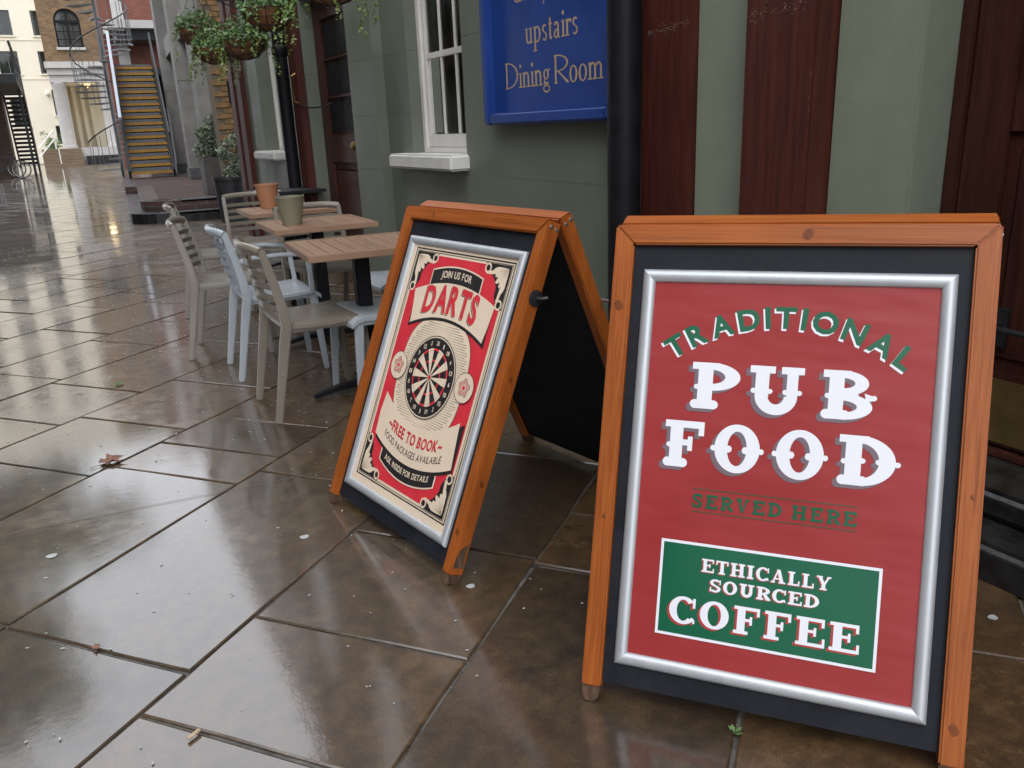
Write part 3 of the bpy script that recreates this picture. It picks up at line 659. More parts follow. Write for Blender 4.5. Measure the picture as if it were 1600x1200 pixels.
# --- the pub food board
root, T, poster = sandwich('orange pine sandwich board with red traditional pub food poster', (1.0794, 1.0197), -.8909, .3359, (0, -.0085), False)
for k_ in ((.03, 1.062, .008), (-.365, .90, .0075), (.362, .10, .007), (-.362, .42, .003), (.366, .55, .0035)): knot(root, T, *k_)
P = Print(T, -.0140)
tr = sans('TRADITIONAL', .50, .043, .036, .17)
P.key = 'arched_lettering'; P.put('white', tr, arc(-.002, .865, .385), (-.0032, -.0042)); P.layer(); P.put('green', tr, arc(-.002, .865, .385))
P.layer()
def word(chars, v, hgt):
    P.key = 'big_lettering'
    for lay, mat, d in ((0, 'shade', (-.0085, -.0075)), (1, 'white', (0, 0))):
        if lay: P.layer(.0003)
        for ch, u0, u1 in chars:
            sh, wd = serif(ch, .285 if ch != 'U' else .26, .15, True); sx = (u1 - u0) / wd
            P.put(mat, [([(p[0] * sx, p[1] * hgt) for p in vv], f) for vv, f in sh], at(u0, v), d)
word([('P', -.190, -.087), ('U', -.067, .043), ('B', .080, .177)], .681, .101); P.n -= .0003
word([('F', -.240, -.155), ('O', -.131, -.036), ('O', -.003, .092), ('D', .120, .228)], .549, .102)
P.key = 'small_green_lettering'; P.put('green', serif_line('SERVED HERE', .332, .030, .24, .17, .28, .5), at(-.003, .4645))
for v in (.505, .4555): P.key = 'rule_line'; P.put('green', [seg_rect(-.170, v - .0008, .165, v + .0008)])
P.key = 'coffee_box'; P.put('white', [seg_rect(-.2295, .1785, .2185, .388)]); P.layer(); P.put('green', [seg_rect(-.2235, .1845, .2125, .382)]); P.layer()
for txt, u, v, W_, H_, s, t in (('ETHICALLY', -.007, .3275, .262, .0285, .26, .13), ('SOURCED', -.007, .2875, .222, .0275, .27, .14), ('COFFEE', -.009, .2085, .385, .0585, .27, .12)):
    P.key = 'box_lettering'; ln = serif_line(txt, W_, H_, s, t, .17); off = .0048 if H_ > .04 else .0024
    P.put('redshade', ln, at(u, v), (-off, -off * .8)); P.layer(); P.put('white', ln, at(u, v)); P.n -= .00025
P.finish(poster, {'white': 'white_lettering', 'green': 'green_print', 'shade': 'letter_shading', 'redshade': 'red_letter_shading'}, world=False)
mb = MB(); mb.tube([(-.4, .46, .70), (-.385, .46, .70)], .004, 8); 
# --- the darts board
root, T, poster = sandwich('orange pine sandwich board with cream and red darts poster beside cafe tables', (.7106, 2.293), -1.4048, .4019, (0, 0), True)
h = WB / 2; a = Vector(T(h, .86, -.026)); mb = MB(); mb.tube([a, a + Vector((.004, 0, 0)), a + Vector((.006, 0, 0))], [.024, .024, .018], 18); st_ = build('stay_plate', mb, 'iron', root, smooth=True, world=False)
mb = MB(); mb.tube([a, a + Vector((.022, .006, 0)), a + Vector((.03, .02, .002))], .006, 8); build('stay_pin', mb, 'iron', st_, smooth=True, world=False)
a = Vector((h, 2 * (LB * math.sin(.4019) + .042) - .80 * math.sin(.4019), .80 * math.cos(.4019))); mb = MB(); mb.tube([a, a + Vector((.03, 0, 0))], .004, 8); build('stay_bolt', mb, 'steel', root, world=False)
knot(root, T, -.022, .31, .006, True); knot(root, T, -.02, .62, .005, True); knot(root, T, .363, .16, .006); knot(root, T, -.2, 1.06, .005)
P = Print(T, -.0140)
def ringrect(x0, y0, x1, y1, t): return [seg_rect(x0, y0, x1, y0 + t), seg_rect(x0, y1 - t, x1, y1), seg_rect(x0, y0 + t, x0 + t, y1 - t), seg_rect(x1 - t, y0 + t, x1, y1 - t)]
P.key = 'border_line'; P.put('dblack', ringrect(-.264, .1485, .278, .948, .0045), step=0); P.key = 'border_line'; P.put('dblack', ringrect(-.254, .157, .268, .9395, .0022), step=0)
P.layer(); P.key = 'red_ground'; P.put('dred', [seg_rect(-.241, .168, .255, .930)])
P.layer()
rc = random.Random(2)
for sx, sy, cu, cv in ((-1, 1, -.250, .936), (1, 1, .264, .936), (-1, -1, -.250, .161), (1, -1, .264, .161)):   # scrolled corners
    f = lambda x, y, sx=sx, sy=sy, cu=cu, cv=cv: (cu - sx * x, cv - sy * y)
    P.key = 'corner_scroll'; P.idx += 1; P.put('dblack', [seg_poly((0, 0), (.125, 0), (.118, .022), (.09, .03), (.07, .045), (.052, .07), (.05, .095), (.036, .118), (.02, .13), (0, .135))], f)
    P.layer(.0002)
    def leafp(ang, l, wd, ox=.006, oy=.006):
        c, s = math.cos(ang), math.sin(ang); pts = [(0, -.25), (.35, -.7), (.75, -1), (1, -.45), (1.02, .3), (.8, .9), (.4, .6), (0, .25)]
        return seg_poly(*[(ox + c * a_ * l - s * b_ * wd, oy + s * a_ * l + c * b_ * wd) for a_, b_ in pts])
    for an, l, wd in ((.10, .068, .009), (.42, .060, .009), (.78, .064, .010), (1.14, .062, .009), (1.46, .072, .009)): P.put('dcream', [leafp(an, l, wd, .012, .012)], f)
    P.put('dcream', [seg_ring(.112, .016, .016, .016, 0, 360, .006, .006), seg_ring(.018, .120, .016, .016, 0, 360, .006, .006), seg_poly((.05, .012), (.115, .028), (.11, .035), (.055, .03)), seg_poly((.012, .05), (.03, .055), (.036, .112), (.026, .115))], f)
    P.n -= .0002
# panel round the dart board with engraved lines
cx, cy = .010, .545
ov = [( [(.184 * (abs(math.cos(a)) ** .62) * (1 if math.cos(a) > 0 else -1), .185 * (abs(math.sin(a)) ** .72) * (1 if math.sin(a) > 0 else -1)) for a in [2 * math.pi * k / 60 for k in range(60)]], [tuple(range(60))])]
P.key = 'engraved_panel'; P.layer(.0002); P.put('dblack', [([(x * 1.014, y * 1.012) for x, y in ov[0][0]], ov[0][1])], at(cx, cy)); P.layer(.0002); P.put('dcream', ov, at(cx, cy)); P.layer(.0002)
for k in range(44):
    y = -.170 + k * .0079; xm = .178 * max(0, 1 - (abs(y) / .185) ** 2.9) ** .5
    xi = math.sqrt(max(0, .134 ** 2 - y * y)) if abs(y) < .134 else 0
    xi = max(xi, .03 if abs(y) < .15 else .0)
    for sg_ in (-1, 1):
        x0, x1 = xi, xm * (.97 if k % 3 else .9)
        if x1 - x0 > .006: P.put('dblack', [seg_poly((sg_ * x0, y), (sg_ * x1, y - .0008), (sg_ * x1, y + .0009), (sg_ * x0, y + .0003))], at(cx, cy), step=0)
# banners
tb = lambda x: .850 - .85 * (x - .014) ** 2; bb = lambda x: .737 - 1.02 * (x - .014) ** 2
P.layer(.0002)
P.key = 'upper_banner'; P.put('dcream', band(-.133, .146, lambda x: .905 - 1.05 * (x - .006) ** 2, lambda x: .83)); P.layer(.0002)
P.put('dblack', band(-.129, .141, lambda x: .900 - 1.05 * (x - .006) ** 2, lambda x: .83)); P.layer(.0002)
P.put('dblack', band(-.195, .231, lambda x: tb(x) - .004, lambda x: bb(x) - .010)); P.layer(.0002)
P.put('dcream', [seg_poly(*([(x, tb(x)) for x in [-.207 + .0221 * k for k in range(21)]] + [(.228, .745)] + [(x, bb(x)) for x in [.219 - .0203 * k for k in range(21)]] + [(-.194, .75)]))])
P.layer(.0002)
P.key = 'upper_lettering'; P.put('dcream', sans('JOIN US FOR', .166, .022, .022, .1), sag(.006, .8665, .75))
dt = sans('DARTS', .296, .084, .036, .07); dfn = sag(.012, .7555, .68)
P.put('dblack', dt, dfn, (-.0042, -.0042)); P.layer(.0002); P.put('dcream', dt, dfn, (-.0012, -.0012)); P.layer(.0002); P.put('dred', dt, dfn)
P.n -= .0004
tf = lambda x: .382 + 1.48 * (x - .012) ** 2; bf = lambda x: .255 + 1.02 * (x - .014) ** 2
P.key = 'lower_banner'; P.put('dcream', band(-.148, .181, lambda x: .30, lambda x: .196 + 1.3 * (x - .016) ** 2)); P.layer(.0002)
P.put('dblack', band(-.142, .175, lambda x: .30, lambda x: .201 + 1.3 * (x - .016) ** 2)); P.layer(.0002)
P.put('dblack', band(-.205, .250, lambda x: tf(x) - .015, lambda x: bf(x) - .011)); P.layer(.0002)
P.put('dcream', [seg_poly(*([(x, tf(x)) for x in [-.205 + .02155 * k for k in range(21)]] + [(.234, .38)] + [(x, bf(x)) for x in [.243 - .02265 * k for k in range(21)]] + [(-.214, .38)]))]); P.layer(.0002)
P.key = 'lower_lettering'; fr_ = sans('~FREE TO BOOK~', .315, .034, .022, .10); P.put('dblack', fr_, sag(.016, .322, -1.0), (-.0015, -.0015)); P.layer(.0002); P.put('dred', fr_, sag(.016, .322, -1.0))
P.put('dblack', sans('FOOD PACKAGES AVAILABLE', .335, .0225, .006, .11), sag(.016, .2795, -1.15))
P.put('dcream', sans('ASK INSIDE FOR DETAILS', .262, .0185, .022, .1), sag(.016, .222, -1.1))
# dart board
P.key = 'printed_dartboard'; P.layer(.0002); P.put('dblack', circ(.135), at(cx, cy)); P.layer(.0002); P.put('dcream', circ(.132), at(cx, cy)); P.layer(.0002); P.put('dblack', circ(.128), at(cx, cy)); P.layer(.0002)
for k in range(20):
    a0, a1 = 90 + 9 - 18 * k, 90 - 9 - 18 * k; odd = k % 2 == 0; P.key = 'dartboard_segment'; P.idx += 1
    if not odd: P.put('dcream', [seg_ring(0, 0, .086, .086, a0, a1, .082, .082, n=3)], at(cx, cy), step=0)
    for r1 in (.094, .060): P.put('dred' if odd else 'dcream', [seg_ring(0, 0, r1, r1, a0, a1, .007, .007, n=3)], at(cx, cy), (0, 0), step=0) if r1 > .09 else None
P.layer(.0002)
for k in range(20):
    a0, a1 = 90 + 9 - 18 * k, 90 - 9 - 18 * k; P.key = 'dartboard_ring'; P.idx += 1
    P.put('dred' if k % 2 == 0 else 'dcream', [seg_ring(0, 0, .058, .058, a0, a1, .006, .006, n=3)], at(cx, cy), step=0)
P.key = 'bullseye'; P.put('dred', circ(.0075, 16), at(cx, cy))
for k, nmb in enumerate((20, 1, 18, 4, 13, 6, 10, 15, 2, 17, 3, 19, 7, 16, 8, 11, 14, 9, 12, 5)):
    a = R(90 - 18 * k); t_ = str(nmb); P.key = 'dartboard_number'; P.idx += 1; P.put('dcream', sans(t_, .0075 * len(t_) * (.7 if '1' in t_ and len(t_) == 1 else 1), .0135, .022, .12), at(cx + .111 * math.cos(a), cy + .111 * math.sin(a) - .0068))
for ru, rv in ((-.178, .548), (.199, .552)):      # rosettes
    P.key = 'rosette'; P.idx += 1; P.layer(.0002); P.put('dblack', circ(.0475), at(ru, rv)); P.layer(.0002); P.put('dcream', circ(.0455), at(ru, rv)); P.layer(.0002)
    for rad, mat, nn in ((.026, 'dblack', 5), (.0235, 'dcream', 5), (.0205, 'dred', 5), (.0165, 'dcream', 5), (.0135, 'dblack', 5), (.0115, 'dcream', 5), (.0075, 'dred', 5)):
        P.put(mat, [seg_poly(*[(rad * (1 + .14 * math.cos(nn * a)) * math.cos(a + .3), rad * (1 + .14 * math.cos(nn * a)) * math.sin(a + .3)) for a in [2 * math.pi * k / 40 for k in range(40)]])], at(ru, rv)); P.layer(.00012)
    P.n -= .0015
P.finish(poster, {'dblack': 'black_print', 'dred': 'red_print', 'dcream': 'cream_print'}, world=False)

# ------------------------------------------------------------ cafe chairs and tables
def up_x(z): return .0 + .19 * z if z < .45 else .0855 - .075 * ((z - .45) / .35) ** 1.3
def make_chair(label, mat, arms, loc, yaw):
    t = thing('cafe_chair', label, 'chair', (*loc, 0), yaw, 'cafe chairs along the pub wall')
    hw = .205
    for s in (-1, 1):
        mb = MB(); zs = [0, .12, .25, .36, .45, .54, .63, .72, .785]; mb.bar([(up_x(z), s * (hw + (.012 if z > .4 else .0)), z) for z in zs], (0, 1, 0), [.026, .028, .03, .03, .03, .028, .026, .026, .026], [.030, .034, .04, .046, .046, .04, .036, .034, .03]); build('rear_leg', mb, mat, t, smooth=True, bevel=.006, world=False)
        mb = MB(); mb.bar([(.43, s * .193, .438), (.445, s * .199, .22), (.46, s * .205, 0)], (0, 1, 0), [.03, .028, .024], [.042, .036, .028]); build('front_leg', mb, mat, t, smooth=True, bevel=.006, world=False)
        mb = MB(); mb.box(.085, .43, s * .197 - .009, s * .197 + .009, .405, .438); build('seat_rail', mb, mat, t, bevel=.004, world=False)
        if arms:
            mb = MB(); mb.bar([(.07, s * .222, .635), (.14, s * .238, .652), (.28, s * .242, .655), (.38, s * .240, .645), (.415, s * .236, .62), (.42, s * .228, .52), (.425, s * .215, .43)], (0, 1, 0), [.03, .036, .038, .036, .032, .026, .024], [.02, .018, .018, .02, .024, .024, .024]); build('armrest', mb, mat, t, smooth=True, bevel=.005, world=False)
    for z in (.515, .565, .615, .665, .712):
        mb = MB(); mb.bar([(up_x(z) - .042 * (1 - (y / hw) ** 2), y, z) for y in [hw * (k / 6 - 1) for k in range(13)]], (.14, 0, 1), .026, .009); build('slat', mb, mat, t, smooth=True, bevel=.002, world=False)
    mb = MB(); mb.tube([(up_x(.785) - .045 * (1 - (y / .222) ** 2), y, .775 + .012 * (1 - (y / .222) ** 4)) for y in [.222 * (k / 8 - 1) for k in range(17)]], .019, 10, sy=1.15); build('top_rail', mb, mat, t, smooth=True, world=False)
    mb = MB(); prof = []; n = 12
    for k in range(n + 1):
        x = .07 + .40 * k / n; z = .447 - .010 * math.sin(math.pi * min(1, k / n * 1.15)) ** 1 - (.030 * max(0, (k / n - .82) / .18) ** 2); prof.append((x, z))
    vs = []; ys = [-.215, -.2, -.1, 0, .1, .2, .215]
    for x, z in prof:
        for y in ys: vs.append((x, y, z + .004 * (abs(y) / .215) ** 2 - (.003 if abs(y) > .21 else 0)))
    m = len(ys); top = [(i * m + j, (i + 1) * m + j, (i + 1) * m + j + 1, i * m + j + 1) for i in range(n) for j in range(m - 1)]
    nv = len(vs); vs += [(x, y, z - .018) for x, y, z in vs]
    bot = [tuple(nv + i for i in f[::-1]) for f in top]
    rim = [(i * m, (i + 1) * m) for i in range(n)] + [(n * m + j, n * m + j + 1) for j in range(m - 1)] + [((i + 1) * m + m - 1, i * m + m - 1) for i in range(n)][::-1] + [(j + 1, j) for j in range(m - 1)][::-1]
    mb.add(vs, top + bot + [(b_, a_, a_ + nv, b_ + nv) for a_, b_ in rim]); build('seat', mb, mat, t, smooth=True, world=False)
    return t
def place(proto, label, loc, yaw):
    c = copy_tree(proto); c.location = (*loc, 0); c.rotation_euler = (0, 0, yaw); c['label'] = label; return c
c1 = make_chair('taupe slatted chair nearest the darts board, facing the table', 'taupe', False, (.70, 3.795), 0)
c2 = make_chair('pale blue-grey slatted armchair behind the nearest taupe chair', 'bluegrey', True, (.695, 4.575), R(-2))
place(c1, 'taupe slatted chair turned askew, left of the blue-grey armchair', (.58, 5.217), R(-15))
place(c1, 'taupe slatted chair farthest left, half behind the askew taupe chair', (.70, 6.48), R(-8))
place(c1, 'taupe slatted chair with its back beyond the table with the orange pot', (1.40, 7.12), R(-92))
place(c1, 'taupe slatted chair between the olive pot table and the orange pot table', (1.445, 5.56), R(-86))
c3 = make_chair('pale blue-grey chair tucked under the nearest table behind the darts board', 'bluegrey', False, (1.53, 3.73), R(180))
place(c3, 'pale blue-grey chair by the wall, mostly hidden behind the darts board', (1.94, 4.50), R(180))

def make_table(label, loc, yaw, mat='tabletop', z=.74):
    t = thing('cafe_table', label, 'table', (*loc, 0), yaw, 'small square cafe tables')
    mb = MB(); mb.box(-.298, .298, -.298, .298, z - .028, z - .007); build('tabletop', mb, mat, t, bevel=.003, world=False)
    for y0, y1 in ((-.30, -.262), (.262, .30)): build('top_edge', MB().box(-.30, .30, y0, y1, z - .030, z), mat, t, bevel=.003, world=False)
    for x0, x1 in ((-.30, -.262), (.262, .30)): build('top_edge', MB().box(x0, x1, -.2615, .2615, z - .0302, z - .0002), mat, t, bevel=.003, world=False)
    for k in range(8):
        x0 = -.2615 + k * .0654; build('plank', MB().box(x0 + .0035, x0 + .0619, -.2575, .2575, z - .007, z - .0006), mat, t, bevel=.0025, seg=1, world=False)
    build('column', MB().box(-.036, .036, -.036, .036, .03, z - .028), 'black', t, bevel=.008, world=False)
    for a in range(4):
        c, s = math.cos(a * math.pi / 2), math.sin(a * math.pi / 2); mb = MB(); mb.bar([(c * .03, s * .03, .055), (c * .16, s * .16, .045), (c * .295, s * .295, .016)], (-s, c, 0), [.06, .05, .044], [.03, .026, .018]); build('base_foot', mb, 'black', t, bevel=.005, world=False)
    build('support_plate', MB().box(-.12, .12, -.12, .12, z - .034, z - .0285), 'black', t, world=False)
    return t
tb1 = make_table('bare tan slatted table nearest the darts board', (1.225, 3.82), R(-4))
def place_t(label, loc, yaw): c = copy_tree(tb1); c.location = (*loc, 0); c.rotation_euler = (0, 0, yaw); c['label'] = label; return c
place_t('tan slatted table carrying the olive pot', (1.335, 4.965), R(-2)); place_t('tan slatted table carrying the orange pot', (1.43, 6.07), R(-2))
t4 = make_table('dark-topped table by the black drainpipe behind the orange pot', (1.93, 8.15), R(6), 'iron')
def pot(label, loc, mat, r0, r1, h):
    o = thing('plant_pot', label, 'pot', loc)
    mb = MB(); mb.lathe([(r0, 0), (r1 * .97, h * .93), (r1 * 1.02, h * .935), (r1 * 1.03, h), (r1 * .95, h), (r1 * .92, h * .8), (r0 * .9, .015)], 28); build('pot_body', mb, mat, o, smooth=True, world=False)
    return o
pot('olive green empty pot standing on the middle table', (1.19, 4.93, .7402), 'potolive', .056, .083, .163)
pot('orange terracotta pot standing on the farther table', (1.345, 6.22, .7402), 'potorange', .056, .085, .17)
tag(build('menu_sheet', MB().box(1.66, 1.86, 8.0, 8.26, .7405, .743), 'whitepaint'), 'pale sheet lying on the dark-topped table', 'sheet')

# ------------------------------------------------------------ foliage
def leaves(mb, pts, size, rr, mi=0):
    for p in pts:
        a = Vector((rr.gauss(0, 1), rr.gauss(0, 1), rr.gauss(0, .7))).normalized(); b = a.cross(Vector((rr.gauss(0, 1), rr.gauss(0, 1), rr.gauss(0, 1)))).normalized(); n = a.cross(b)
        s = size * rr.uniform(.6, 1.35); p = Vector(p)
        mb.add([p - a * s, p + b * s * .55 + n * s * .15, p + a * s, p - b * s * .55 + n * s * .15], [(0, 1, 2), (0, 2, 3)], mi)
def hanging(label, x, y, z, r, seed, vines, flowers, wallx):
    rr = random.Random(seed); t = thing('hanging_basket', label, 'hanging basket', (x, y, z), 0, 'planted hanging baskets on the pub wall')
    mb = MB(); mb.lathe([(r * .12, -r * .80), (r * .55, -r * .68), (r * .85, -r * .38), (r * .98, 0), (r * .9, .0)], 24); build('liner', mb, 'coco', t, smooth=True, world=False)
    for k in range(10):
        a = k * math.pi / 5; mb = MB(); mb.tube([(q * r * 1.02 * math.cos(a), q * r * 1.02 * math.sin(a), zz * r) for q, zz in ((1.0, .0), (.87, -.38), (.57, -.69), (.1, -.82))], .0035, 5, caps=False); build('basket_wire', mb, 'iron', t, world=False)
    for q, zz in ((1.02, 0), (.90, -.34), (.64, -.64)):
        mb = MB(); mb.tube([(q * r * 1.02 * math.cos(k * math.pi / 12), q * r * 1.02 * math.sin(k * math.pi / 12), zz * r) for k in range(25)], .0035, 5, caps=False); build('basket_wire', mb, 'iron', t, world=False)
    for k in range(3):
        a = k * 2.094 + .4; mb = MB(); mb.tube([(r * math.cos(a), r * math.sin(a), 0), (0, 0, .45)], .003, 5); build('chain', mb, 'iron', t, world=False)
    fo = MB(); pts = []
    for k in range(720):
        a = rr.uniform(0, 6.283); q = math.sqrt(rr.random()) * r * 1.14; hgt = (1 - (q / (r * 1.25)) ** 2) * r * .85
        pts.append((q * math.cos(a) + rr.gauss(0, .012), q * math.sin(a) + rr.gauss(0, .012), hgt * rr.uniform(.1, 1.05) - (.03 if q > r else 0) + .05 * math.sin(a * 5 + seed)))
    leaves(fo, pts, .022, rr); struct(build('foliage', fo, 'leaf', t, world=False), 'stuff')
    vi = MB()
    for k in range(vines):
        a = rr.uniform(0, 6.283); px, py, pz = r * math.cos(a), r * math.sin(a), .02; L = rr.uniform(.12, .42); pp = []
        n = int(L / .014)
        for i in range(n):
            px += math.cos(a) * .004 + rr.gauss(0, .004); py += math.sin(a) * .004 + rr.gauss(0, .004); pz -= .0135; pp.append((px + rr.gauss(0, .008), py + rr.gauss(0, .008), pz))
        leaves(vi, pp, .017, rr)
    struct(build('trailing_ivy', vi, 'ivy', t, world=False), 'stuff')
    for k in range(flowers):
        a = rr.uniform(0, 6.283); q = r * rr.uniform(.7, 1.25); fl = MB(); c = Vector((q * math.cos(a), q * math.sin(a), r * rr.uniform(-.1, .5)))
        for i in range(5):
            b = i * 1.2566; fl.add([c, c + Vector((.018 * math.cos(b - .5), .018 * math.sin(b - .5), .008)), c + Vector((.022 * math.cos(b), .022 * math.sin(b), .004)), c + Vector((.018 * math.cos(b + .5), .018 * math.sin(b + .5), .008))], [(0, 1, 2, 3)])
        build('flower', fl, 'flower' if k % 3 else 'violet', t, world=False)
    # bracket on the wall
    mb = MB(); mb.bar([(wallx, y, z + .46), (x - .03, y, z + .46)], (0, 1, 0), .014, .014); mb.tube([(wallx - .01, y, z + .2), (wallx - .18, y, z + .36), (x + .1, y, z + .455)], .007, 6); mb.box(wallx - .012, wallx, y - .02, y + .02, z + .14, z + .52)
    build('basket_bracket', mb, 'iron', pub)
hanging('farthest hanging basket, by the concrete column, with orange flowers', 1.70, 10.35, 2.40, .215, 1, 9, 6, XB)
hanging('lowest hanging basket with a fully visible brown liner', 1.72, 8.14, 2.065, .20, 2, 14, 4, XB)
hanging('small hanging basket left of the lowest, hidden by trailing ivy', 1.68, 9.45, 2.12, .19, 3, 20, 3, XB)
hanging('hanging basket above and right of the lowest one, cut by the drainpipe', 1.80, 7.45, 2.235, .205, 4, 12, 3, XB)
hanging('hanging basket at the top edge above the brown glazed door', 1.72, 5.45, 2.165, .20, 5, 16, 3, XA)
hanging('hanging basket above the white sash window trailing ivy', 1.86, 4.70, 2.36, .19, 6, 26, 2, XA)

# ------------------------------------------------------------ platform, planters
def rounded(x0, y0, x1, y1, r, n=8):
    return [(x1, y0)] + [(x1, y1), (x0, y1)] + [(x0 + r - r * math.cos(k * math.pi / 2 / n), y0 + r - r * math.sin(k * math.pi / 2 / n)) for k in range(n + 1)]
def corner(p, q, r_, n=8):
    """rounded outer corner at the front left: p = corner, q = direction points before and after"""
    P0 = Vector(p); A = (Vector(q[0]) - P0).normalized() * r_; B = (Vector(q[1]) - P0).normalized() * r_; out = []
    for k in range(n + 1):
        t_ = k / n; out.append(tuple((1 - t_) ** 2 * (P0 + A) + 2 * t_ * (1 - t_) * P0 + t_ * t_ * (P0 + B)))
    return out
up_c = corner((1.14, 14.45), ((1.54, 19.8), (9, 14.45)), .6); lo_c = corner((.90, 13.95), ((1.31, 19.8), (9, 13.95)), .7)
plat = struct(build('raised_terrace', MB().prism([(1.54, 19.79)] + up_c + [(9, 14.45), (9, 30), (2.85, 30), (2.85, 24.4), (1.62, 24.4), (1.31, 19.81), (1.535, 19.81)], 0, .296), 'paver'))
build('terrace_step', MB().prism([(1.31, 19.795)] + lo_c + [(9, 13.95), (9, 14.6), (1.8, 14.6), (1.7, 19.795)], -.01, .148), 'stepstone', plat)
def kerb_run(pts, w_, z):
    for (x0, y0), (x1, y1) in zip(pts, pts[1:]):
        d = Vector((x1 - x0, y1 - y0)); n = Vector((-d.y, d.x)).normalized() * w_; g = d.normalized() * .003
        mb = MB(); mb.prism([(x0 + g.x, y0 + g.y), (x1 - g.x, y1 - g.y), (x1 - g.x + n.x, y1 - g.y + n.y), (x0 + g.x + n.x, y0 + g.y + n.y)], z - .03, z + .005); build('kerb_stone', mb, 'kerb', plat)
def along(a, b, n): return [(a[0] + (b[0] - a[0]) * k / n, a[1] + (b[1] - a[1]) * k / n) for k in range(n)]
kerb_run(along((1.535, 19.75), up_c[0], 4) + up_c[::2] + along((2.0, 14.45), (5, 14.45), 4), .30, .298)
kerb_run(along((1.305, 19.75), lo_c[0], 4) + lo_c[::2] + along((1.9, 13.95), (5, 13.95), 4), .22, .150)
kerb_run(along((1.615, 24.3), (1.315, 19.82), 4) + [(1.315, 19.82)], .24, .298)

def shrub(parent, c, rx, rz, n, seed, mat, size):
    rr = random.Random(seed); mb = MB(); cl = [(Vector((rr.gauss(0, .42) * rx, rr.gauss(0, .42) * rx, abs(rr.gauss(.45, .3)) * rz)), rr.uniform(.25, .45) * rx) for _ in range(16)]; pts = []
    for k in range(n):
        o, rad = rr.choice(cl); v = Vector((rr.gauss(0, 1), rr.gauss(0, 1), rr.gauss(0, 1))).normalized() * rad * rr.uniform(.5, 1.05); pts.append(Vector(c) + o + v)
    leaves(mb, pts, size, rr); struct(build('foliage', mb, mat, parent, world=False), 'stuff')
    mb = MB()
    for k in range(7): mb.tube([(c[0], c[1], c[2] - .05), tuple(Vector(c) + cl[k][0])], [.01, .004], 5)
    build('stems', mb, 'rawwood', parent, world=False)
t = thing('planter', 'tall grey box planter with variegated shrub beside the concrete column', 'planter', (2.53, 15.45, .3))
mb = MB(); mb.box(-.24, .24, -.24, .24, 0, .62); build('planter_box', mb, 'planterbox', t, bevel=.012, world=False); build('soil', MB().box(-.21, .21, -.21, .21, .6, .63), 'soil', t, world=False)
shrub(t, (.04, 0, .62), .46, .52, 2600, 21, 'leaf2', .033)
t = thing('planter', 'round black planter with pale shrub at the terrace corner', 'planter', (2.35, 13.3, 0))
mb = MB(); mb.lathe([(.205, 0), (.245, .62), (.262, .625), (.262, .665), (.235, .665), (.225, .55), (.18, .05)], 32); build('planter_tub', mb, 'planter', t, smooth=True, world=False); mb = MB(); mb.lathe([(.01, .60), (.22, .60), (.22, .612), (.01, .62)], 24); build('soil', mb, 'soil', t, world=False)
shrub(t, (.10, .05, .62), .30, .40, 1700, 22, 'leaf2', .030)

# ------------------------------------------------------------ yellow stock brick wall beyond the pub
yb = thing('brick_wall', 'yellow stock brick wall between the pub corner and the concrete columns', 'wall', (2.85, 14, 0))
build('mortar_bed', MB().box(2.412, 5, 14.012, 14.4, .298, 7), 'mortarwall', yb)
bme = None; rr = random.Random(9)
for r_ in range(38):
    for c_ in range(4):
        x0 = 2.41 + c_ * .235 + (.1175 if r_ % 2 else 0); z0 = .9 + r_ * .0815
        if bme is None: bo = build('brick', MB().box(-.1125, .1125, -.03, .03, -.0355, .0355), 'brick', yb, bevel=.004, seg=1, world=False); bme = bo.data
        else: bo = bpy.data.objects.new('brick', bme); COL.objects.link(bo); bo.parent = yb
        bo.location = (x0 + .1125 - 2.85, .03 + rr.uniform(-.004, .002) - .0, z0)
o = tag(build('notice_board', MB().box(2.62, 2.80, 13.96, 13.985, 1.74, 2.06), 'black'), 'small dark notice fixed to the yellow brick wall', 'notice')
P = Print(lambda u, v, n: (u, 13.96 - n, v), .0006); P.put('white', [seg_poly((2.65, 1.93), (2.70, 1.99), (2.77, 2.0), (2.74, 1.95), (2.69, 1.93)), seg_poly((2.66, 1.84), (2.76, 1.86), (2.77, 1.90), (2.68, 1.89))]); P.finish(o, {'white': 'print'})

# ------------------------------------------------------------ concrete building on columns
cb = thing('concrete_building', 'grey concrete building raised on columns beyond the pub', 'building', (4, 20, 0))
def column(x0, x1, y0, y1, z1):
    mb = MB(); mb.box(x0, x1, y0, y1, .296, z1); c = build('column', mb, 'concrete', cb, bevel=.03)
    build('column_base', MB().box(x0 - .03, x1 + .03, y0 - .03, y1 + .03, .297, .56), 'iron_grey', c, bevel=.01)
    build('joint_line', MB().box(x0 - .002, x1 + .002, y0 - .002, y1 + .002, 2.52, 2.535), 'mortar', c)
column(2.60, 3.12, 16.8, 17.35, 6.2); column(2.93, 3.30, 21.5, 22.0, 6.2); column(3.20, 3.62, 26, 26.5, 8)
build('dark_shopfront', MB().box(2.2, 8, 29, 29.3, .3, 3.35), 'iron', cb); build('side_wall', MB().box(4.2, 4.5, 14.4, 29, .3, 6), 'iron', cb)
build('first_floor_slab', MB().box(2.95, 9, 14.4, 30, 6.0, 6.5), 'concrete', cb); build('upper_storeys', MB().box(3.0, 9, 14.4, 30, 6.502, 12), 'concrete', cb)
mb = MB(); mb.add([(2.98, 19.9, 3.40), (3.5, 28.9, 3.40), (5, 28.9, 3.40), (5, 19.9, 3.40), (2.98, 19.9, 3.85), (3.5, 28.9, 3.85), (5, 28.9, 3.85), (5, 19.9, 3.85)], [(3, 2, 1, 0), (4, 5, 6, 7), (0, 1, 5, 4), (1, 2, 6, 5), (2, 3, 7, 6), (3, 0, 4, 7)]); build('canopy_slab', mb, 'concrete', cb)

